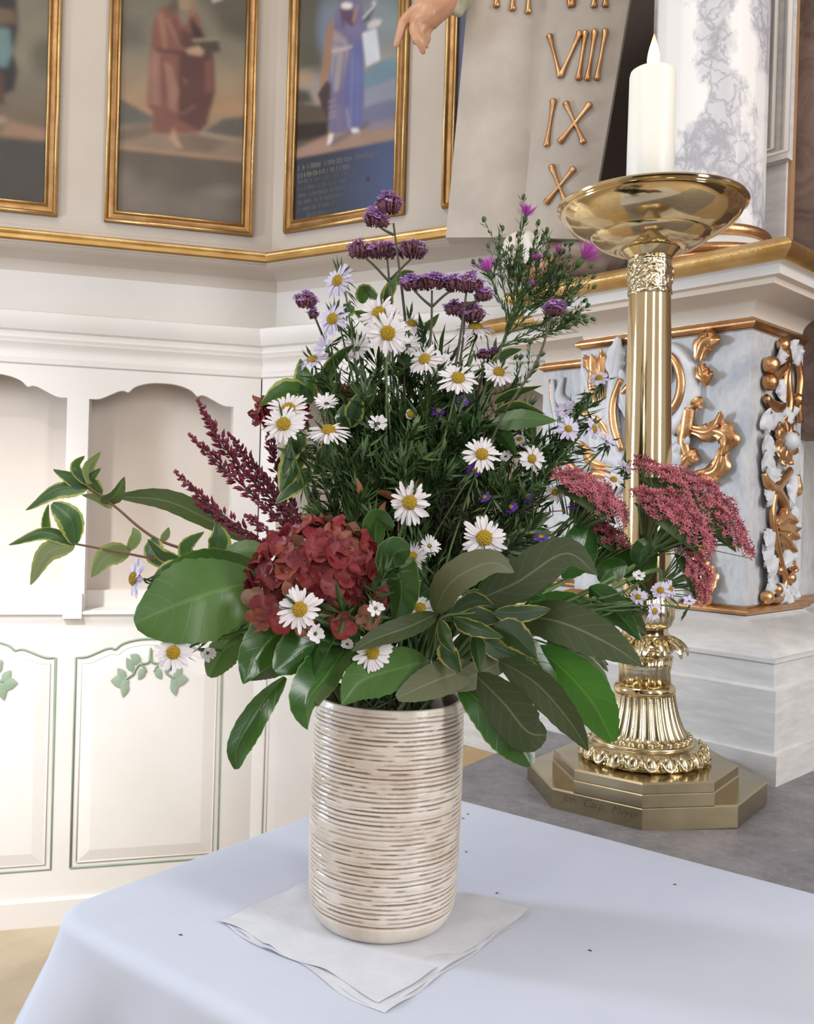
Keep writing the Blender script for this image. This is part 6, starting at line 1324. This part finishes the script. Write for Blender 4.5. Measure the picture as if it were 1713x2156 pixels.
verbena('dark purple verbena head just below the wide violet one', [(955, 652, 22, 20, .25), (990, 662, 32, 26, .3)], [[(966, 780), (974, 720), (978, 672)], [(966, 780), (925, 1000, .99), (880, 1300, .94)]], .99)
verbena('small verbena head standing alone at the upper left', [(643, 636, 24, 22, .4), (658, 662, 10, 14, .1)], [[(690, 735), (672, 690), (655, 650)], [(690, 735), (760, 950, 1.0), (810, 1300, .95)]], 1.0)
verbena('small lilac verbena head at the right beside the pink aster sprig', [(1168, 652, 24, 20, .85)], [[(1060, 870), (1130, 760), (1160, 668)], [(1060, 870), (980, 1050, .95), (880, 1300, .93)]], .94)
verbena('tiny purple verbena head deep below the side-view aster', [(1015, 748, 12, 12, .3), (1038, 742, 9, 9, .3)], [[(1000, 850), (1014, 790), (1018, 760)], [(1000, 850), (930, 1050, .98), (880, 1300, .94)]], 1.0)

# ---------------------------------------------------------------- pink aster sprig with many fine branches
root = empty('pink_aster_sprig', 'bushy aster sprig with magenta flowers and buds at the top right', 'flower', None, P(1060, 730, .98)); d = .98; st_, nd, bud, pk = MB(), MB(), MB(), MB(); q = random.Random(9)
tips = [(1105, 462, 18, .98), (1220, 552, 25, .97), (1170, 537, 10, .98), (1130, 556, 14, .97), (1032, 578, 20, .98), (1113, 603, 8, .97), (1052, 515, 0, .98), (1128, 490, 0, .98), (1122, 528, 0, .99), (1204, 618, 0, .97), (1218, 602, 0, .97), (1196, 640, 0, .97), (1210, 680, 0, .97), (1195, 690, 0, .96), (1180, 560, 0, .99), (1150, 580, 0, .99), (1085, 580, 0, .99), (1072, 560, 0, .99), (1130, 770, 0, .96), (1160, 620, 0, .98), (1215, 660, 0, .98), (1100, 560, 0, .985)]
trunk = cr([P(1052, 740, .98), P(1075, 680, .98), P(1110, 610, .98)], 6)
st_.tube([rel(root, p) for p in cr([mouth(.02, .01), P(960, 1000, .97), P(1050, 745, .98), P(1080, 660, .98), P(1110, 600, .98)], 8)], lerp_list([.0018, .0010], 33), 6)
for x, y, r, dd in tips:
    b = trunk[q.randrange(0, len(trunk))] if y < 700 else P(1040, 830, .98); t = P(x, y, dd); pb = cr([b, b.lerp(t, .55) + UP * .006 * (1 if x < 1120 else -1) + RGT * (.004 if x > 1120 else -.004), t], 9)
    st_.tube([rel(root, p) for p in pb], lerp_list([.0010, .0006], len(pb)), 5); needles(nd, root, pb, 32, .0105, .0011, q, ang=(.4, .8), t0=.1)
    ax = (pb[-1] - pb[-3]).normalized()
    for k in range(4):
        k2 = int(len(pb) * q.uniform(.35, .85)); p0 = pb[k2]; s_ = V((q.uniform(-1, 1), q.uniform(-.6, .6), q.uniform(0, 1))).normalized(); p2 = p0 + (ax + s_ * .8) * q.uniform(.012, .03); st_.tube([rel(root, p0), rel(root, p2)], [.0006, .0004], 4); needles(nd, root, [p0, p0.lerp(p2, .5), p2], 12, .008, .0009, q); bud.ball(rel(root, p2), .0022, 6, 5, (1, 1, 1.6), frame_from(ax))
    F = frame_from(ax); cal_r = max(4.5, r * .30) * PX(dd)
    bud.ball(rel(root, t), cal_r, 9, 6, (1, 1, 1.7), F)
    if r:
        R = r * 1.45 * PX(dd)
        for k in range(60):
            a = q.uniform(0, 6.283); sp_ = q.uniform(.15, .95); dv2 = F @ V((math.cos(a) * sp_, math.sin(a) * sp_, 1.0 - .35 * sp_)); s_ = (F @ V((-math.sin(a), math.cos(a), 0))) * R * .07; p0 = t + ax * cal_r * .9; e = p0 + dv2 * R * q.uniform(.9, 1.35); m_ = p0.lerp(e, .6)
            pk.add([rel(root, z_) for z_ in (p0, m_ + s_, e, m_ - s_)], [(0, 1, 2, 3)], [(0, .5), (.6, 0), (1, .5), (.6, 1)])
st_.build('stem', M['stem'], root, smooth=True); o = nd.build('narrow_leaves', M['needle'], root); o['kind'] = 'stuff'; o = bud.build('buds', M['needle'], root, smooth=True); o['kind'] = 'stuff'; o = pk.build('magenta_petals', M['pet_pink'], root); o['kind'] = 'stuff'

# ---------------------------------------------------------------- heather
def heather(label, pts, w0=15, dark=False):
    root = empty('heather_spike', label, 'flower', 'heather spikes on the left of the bouquet', P(*pts[0])); q = random.Random(int(pts[0][0] * 3)); path = cr([P(*p) for p in pts], 12); mb, bl = MB(), MB(); mb.tube([rel(root, p) for p in path], lerp_list([.0006, .0014], len(path)), 5); mb.build('stem', M['stem_dark'], root, smooth=True); tot = sum((path[i + 1] - path[i]).length for i in range(len(path) - 1)); d_ = pts[0][2]
    cnt = int(tot / .0007)
    for k in range(cnt):
        t = (k + q.random()) / cnt; x = t * (len(path) - 1); i = min(int(x), len(path) - 2); p = path[i].lerp(path[i + 1], x - i); tg = (path[i] - path[i + 1]).normalized(); o_ = tg.orthogonal().normalized(); phi = q.uniform(0, 6.283); o_ = o_ * math.cos(phi) + tg.cross(o_) * math.sin(phi)
        clump = .55 + .45 * math.sin(t * tot * 620 + 1.5 * math.sin(k * .01)); rr_ = w0 * 1.3 * PX(d_) * min(1, .22 + t * 2.2) * (.35 + .65 * max(.15, clump)) * (1 - .35 * max(0, t - .75) * 4)
        d2 = (tg * .75 + o_).normalized(); b0 = p + o_ * rr_ * .15; e = p + d2 * rr_ * q.uniform(.75, 1.2); s_ = d2.cross(tg).normalized() * .0017; u_ = s_.cross(d2).normalized() * .0017; m_ = b0.lerp(e, .5)
        bl.add([rel(root, z_) for z_ in (b0, m_ + s_, m_ + u_, m_ - s_, m_ - u_, e)], [(0, 1, 2), (0, 2, 3), (0, 3, 4), (0, 4, 1), (1, 5, 2), (2, 5, 3), (3, 5, 4), (4, 5, 1)])
    o = bl.build('bells', M['heather'], root); o['kind'] = 'stuff'
heather('longest heather spike with its tip highest on the left', [(416, 842, .95), (450, 905, .95), (505, 985, .95), (590, 1075, .95), (700, 1250, .93)], 22)
heather('heather spike close below the longest one', [(398, 913, .93), (460, 975, .94), (530, 1040, .94), (620, 1130, .94)], 22)
heather('lowest heather spike with its tip farthest left', [(368, 992, .92), (420, 1045, .92), (470, 1085, .93), (560, 1150, .93)], 20)
heather('heather spike leaning over the longest one from the right', [(480, 912, .97), (520, 965, .97), (560, 1020, .97), (640, 1130, .95)], 18)
heather('upright heather spike beneath the overlapping aster pair', [(565, 885, .96), (572, 940, .96), (590, 1010, .96), (650, 1130, .95)], 17)
heather('short heather spike above the hydrangea at its left', [(515, 1085, .92), (545, 1105, .92), (600, 1150, .92)], 15)
heather('short low heather spike by the folded variegated leaf', [(410, 1060, .94), (450, 1085, .94), (520, 1130, .93), (600, 1165, .93)], 14)
heather('heather spike hidden in shade above the hydrangea', [(660, 1030, .95), (660, 1070, .95), (670, 1150, .94)], 18)
heather('short heather spike crossing in front of the shaded one', [(545, 985, .94), (590, 1050, .94), (640, 1120, .93)], 18)

# ---------------------------------------------------------------- hydrangeas
flm = []
for k in range(6):
    mb = MB(); q = random.Random(k)
    for m_ in range(4):
        a = m_ * math.pi / 2 + q.uniform(-.15, .15); w0 = q.uniform(.9, 1.15); cu = q.uniform(.15, .55); l0 = q.uniform(.9, 1.12)
        def fn(u, v, a=a, w0=w0, cu=cu, l0=l0):
            s_ = (v - .5) * 2; w_ = .62 * w0 * math.sin(math.pi * min(1, .06 + u * .86)) ** .7; x = u * l0; z_ = cu * u * u - .12 * s_ * s_ * w_ + .07 * math.sin(6 * u + 3 * s_ + a)
            return V((x * math.cos(a) - s_ * w_ * math.sin(a), x * math.sin(a) + s_ * w_ * math.cos(a), z_)) * .0115
        mb.grid(fn, 6, 5)
    flm.append(mb.mesh('floret', M['hyd']))
def hydrangea(label, c, rx, ry, rz, n_, keep, extra=()):
    root = empty('hydrangea_head', label, 'flower', 'red hydrangeas in the bouquet', c); q = random.Random(n_)
    core = MB(); core.ball((0, 0, 0), 1, 16, 12, (rx * .8, ry * .8, rz * .8)); core.build('inner_stalks', M['verb_cal'], root, smooth=True)
    for k in range(n_):
        z_ = 1 - 2 * (k + .5) / n_; a = k * 2.39996; s_ = math.sqrt(1 - z_ * z_); d_ = V((s_ * math.cos(a), s_ * math.sin(a), z_))
        if d_.dot(V(keep)) < -.35: continue
        nv = V((d_.x / rx, d_.y / ry, d_.z / rz)).normalized() + V((q.uniform(-.45, .45), q.uniform(-.45, .45), q.uniform(-.45, .45))); o = link('floret', flm[q.randrange(6)], root); o.location = V((d_.x * rx, d_.y * ry, d_.z * rz)) * q.uniform(.90, 1.08)
        F = frame_from(nv); ang = q.uniform(0, 6.28); s2_ = q.uniform(.85, 1.2); o.matrix_local = Matrix.Translation(o.location) @ (F @ Matrix.Rotation(ang, 3, 'Z')).to_4x4() @ Matrix.Scale(s2_, 4)
    for (x, y, d2, r_) in extra:
        o = link('floret', flm[q.randrange(6)], root); F = frame_from((CAM - P(x, y, d2)) + V((q.uniform(-.3, .3), 0, q.uniform(-.2, .5)))); o.matrix_local = Matrix.Translation(rel(root, P(x, y, d2))) @ (F @ Matrix.Rotation(q.uniform(0, 6), 3, 'Z')).to_4x4() @ Matrix.Scale(r_, 4)
    add_stem(root, [c + V((0, 0, -rz * .5)), c.lerp(mouth(), .5), mouth(-.01, 0)], .0026, .0026, 'stem')
hydrangea('big dark red hydrangea head at the lower left of the bouquet', P(672, 1212, .84), .058, .045, .047, 150, (0, -1, .15), [(560, 1280, .79, 1.1), (545, 1305, .79, 1.0), (590, 1312, .78, 1.1), (530, 1262, .80, .9), (640, 1318, .78, .9), (720, 1320, .79, 1.1), (775, 1300, .80, 1.0)])
hydrangea('small dark red hydrangea head half hidden behind the overlapping asters', P(590, 872, 1.02), .026, .03, .015, 40, (0, -1, 0))
hydrangea('dark red hydrangea head hidden deep among the upper stems', P(745, 860, 1.03), .03, .03, .022, 36, (0, -1, 0))

# ---------------------------------------------------------------- sedum
sst = MB()
def sedum(label, c, major, minor_, up, dome, n_, stem_pts, dark=1):
    """corymb: c centre; major/minor_ half-axis vectors; up = facing; dome height"""
    root = empty('pink_sedum', label, 'flower', 'pink sedum heads at the right', c); q = random.Random(int(c.x * 999)); fl, pd = MB(), MB(); upn = up.normalized()
    bl = [(math.sqrt(q.random()), q.uniform(0, 6.283), q.uniform(.6, 1)) for _ in range(16)]
    n_ = int(n_ * 1.7)
    for k in range(n_):
        rr_ = math.sqrt((k + .5) / n_); a = k * 2.39996; x_, y_ = rr_ * math.cos(a), rr_ * math.sin(a); h = dome * 1.35 * (1 - rr_ * rr_)
        bump_ = max(0, 1 - min(math.hypot(x_ - b[0] * math.cos(b[1]), y_ - b[0] * math.sin(b[1])) for b in bl) / .25)
        p = major * x_ + minor_ * y_ + upn * (h + bump_ * .009 + q.uniform(-.0065, .0025)); nv = (upn + (major.normalized() * x_ + minor_.normalized() * y_) * .9 + V((q.uniform(-.5, .5), q.uniform(-.5, .5), q.uniform(-.5, .5)))).normalized(); F = frame_from(nv); r_ = .0035 * q.uniform(.8, 1.3); a0_ = q.uniform(0, 6)
        for m_ in range(5):
            a2 = a0_ + 2 * math.pi * m_ / 5; fl.add([p, p + F @ (V((math.cos(a2 - .42) * .6, math.sin(a2 - .42) * .6, .25)) * r_), p + F @ (V((math.cos(a2), math.sin(a2), .5)) * r_ * 1.25), p + F @ (V((math.cos(a2 + .42) * .6, math.sin(a2 + .42) * .6, .25)) * r_)], [(0, 1, 2, 3)], [(0, .5), (.7, 0), (1, .5), (.7, 1)])
        if k % 14 == 0:
            hub = upn * -.022 * (1 + .3 * rr_) + (major * x_ + minor_ * y_) * .35; pd.tube([hub, hub.lerp(p, .6), p], [.0009, .0006, .0007], 4)
    o = fl.build('florets', M['sedum'], root); o['kind'] = 'stuff'; o = pd.build('flower_stalks', M['sedum_stem'], root, smooth=True); o['kind'] = 'stuff'
    und = MB(); und.grid(lambda u, v: (major * math.cos(v * 6.2832) + minor_ * math.sin(v * 6.2832)) * u * .8 + upn * (dome * 1.35 * (1 - u * u) - .0075), 6, 24); und.build('bud_layer', M['needle'], root, smooth=True)
    q_ = [rel(root, p) for p in [c + upn * -.004, c + upn * -.03] + [P(*s_) for s_ in stem_pts] + [mouth(.03, .01)]]; pth = cr(q_, 7); sm = MB(); sm.tube(pth, lerp_list([.0022, .0026], len(pth)), 8)
    for x_, y_ in ((.6, 0), (-.6, 0), (0, .6), (0, -.6), (.4, .4), (-.4, -.4)):
        e = major * x_ + minor_ * y_ + upn * (dome * .3 - .008); sm.tube([upn * -.032, (upn * -.02).lerp(e, .5), e], [.0013, .0011, .0008], 6)
    sm.build('stem', M['sedum_stem'], root, smooth=True); return root
ds = .95; px = PX(ds)
sp1 = [(1400, 1140, .95), (1300, 1215, .95), (1150, 1290, .93)]
sedum('large upper pink sedum head arching over the candlestick stem', P(1455, 1072, ds), RGT * 128 * px - UP * 98 * px, FWD * 70 * px + UP * 10 * px, RGT * .55 + UP * .75 - FWD * .05, 42 * px, 560, sp1)
sedum('lower pink sedum head tucked beneath the large upper one', P(1412, 1100, .92), RGT * 82 * px - UP * 62 * px, FWD * 48 * px + UP * 18 * px, RGT * .5 + UP * .75 - FWD * .35, 34 * px, 340, sp1)
sedum('pink sedum head left of the candlestick stem', P(1240, 1050, .93), RGT * 78 * px - UP * 48 * px, FWD * 50 * px + UP * 16 * px, RGT * .4 + UP * .85 - FWD * .35, 26 * px, 300, [(1200, 1150, .94), (1080, 1260, .93)])
sedum('small faded sedum head drooping at the lower right', P(1455, 1208, .93), RGT * 28 * px - UP * 62 * px, FWD * 40 * px + RGT * 12 * px, RGT * .85 + UP * .45 - FWD * .3, 22 * px, 180, [(1380, 1200, .94), (1250, 1260, .93)])
sedum('small shaded sedum head under the left one', P(1268, 1128, .96), RGT * 56 * px - UP * 34 * px, FWD * 40 * px + UP * 10 * px, RGT * .4 + UP * .85 - FWD * .2, 18 * px, 150, [(1230, 1200, .95), (1100, 1280, .93)])
sl = sprig('leafy sedum stem with small fleshy leaves before the candlestick', [
    ([(1320, 1190, .94), (1285, 1200, .94), (1262, 1225, .94)], 30, dict(kind='round', roll=20, mat='laurel')), ([(1345, 1190, .94), (1352, 1160, .93), (1378, 1140, .93)], 24, dict(kind='round', roll=20, mat='laurel')), ([(1380, 1160, .95), (1420, 1130, .95), (1440, 1110, .95)], 20, dict(kind='round', mat='laurel_under')), ([(1300, 1150, .96), (1260, 1130, .96), (1230, 1140, .96)], 26, dict(kind='round', roll=-20)), ([(1240, 1180, .95), (1225, 1140, .95), (1215, 1110, .95)], 26, dict(kind='round', roll=-20))],
    [([mouth(.03, .0), (1150, 1300, .93), (1300, 1210, .94), (1400, 1150, .95)], .0024, .0016, 'sedum_stem')], None, 'sedum_stalk')
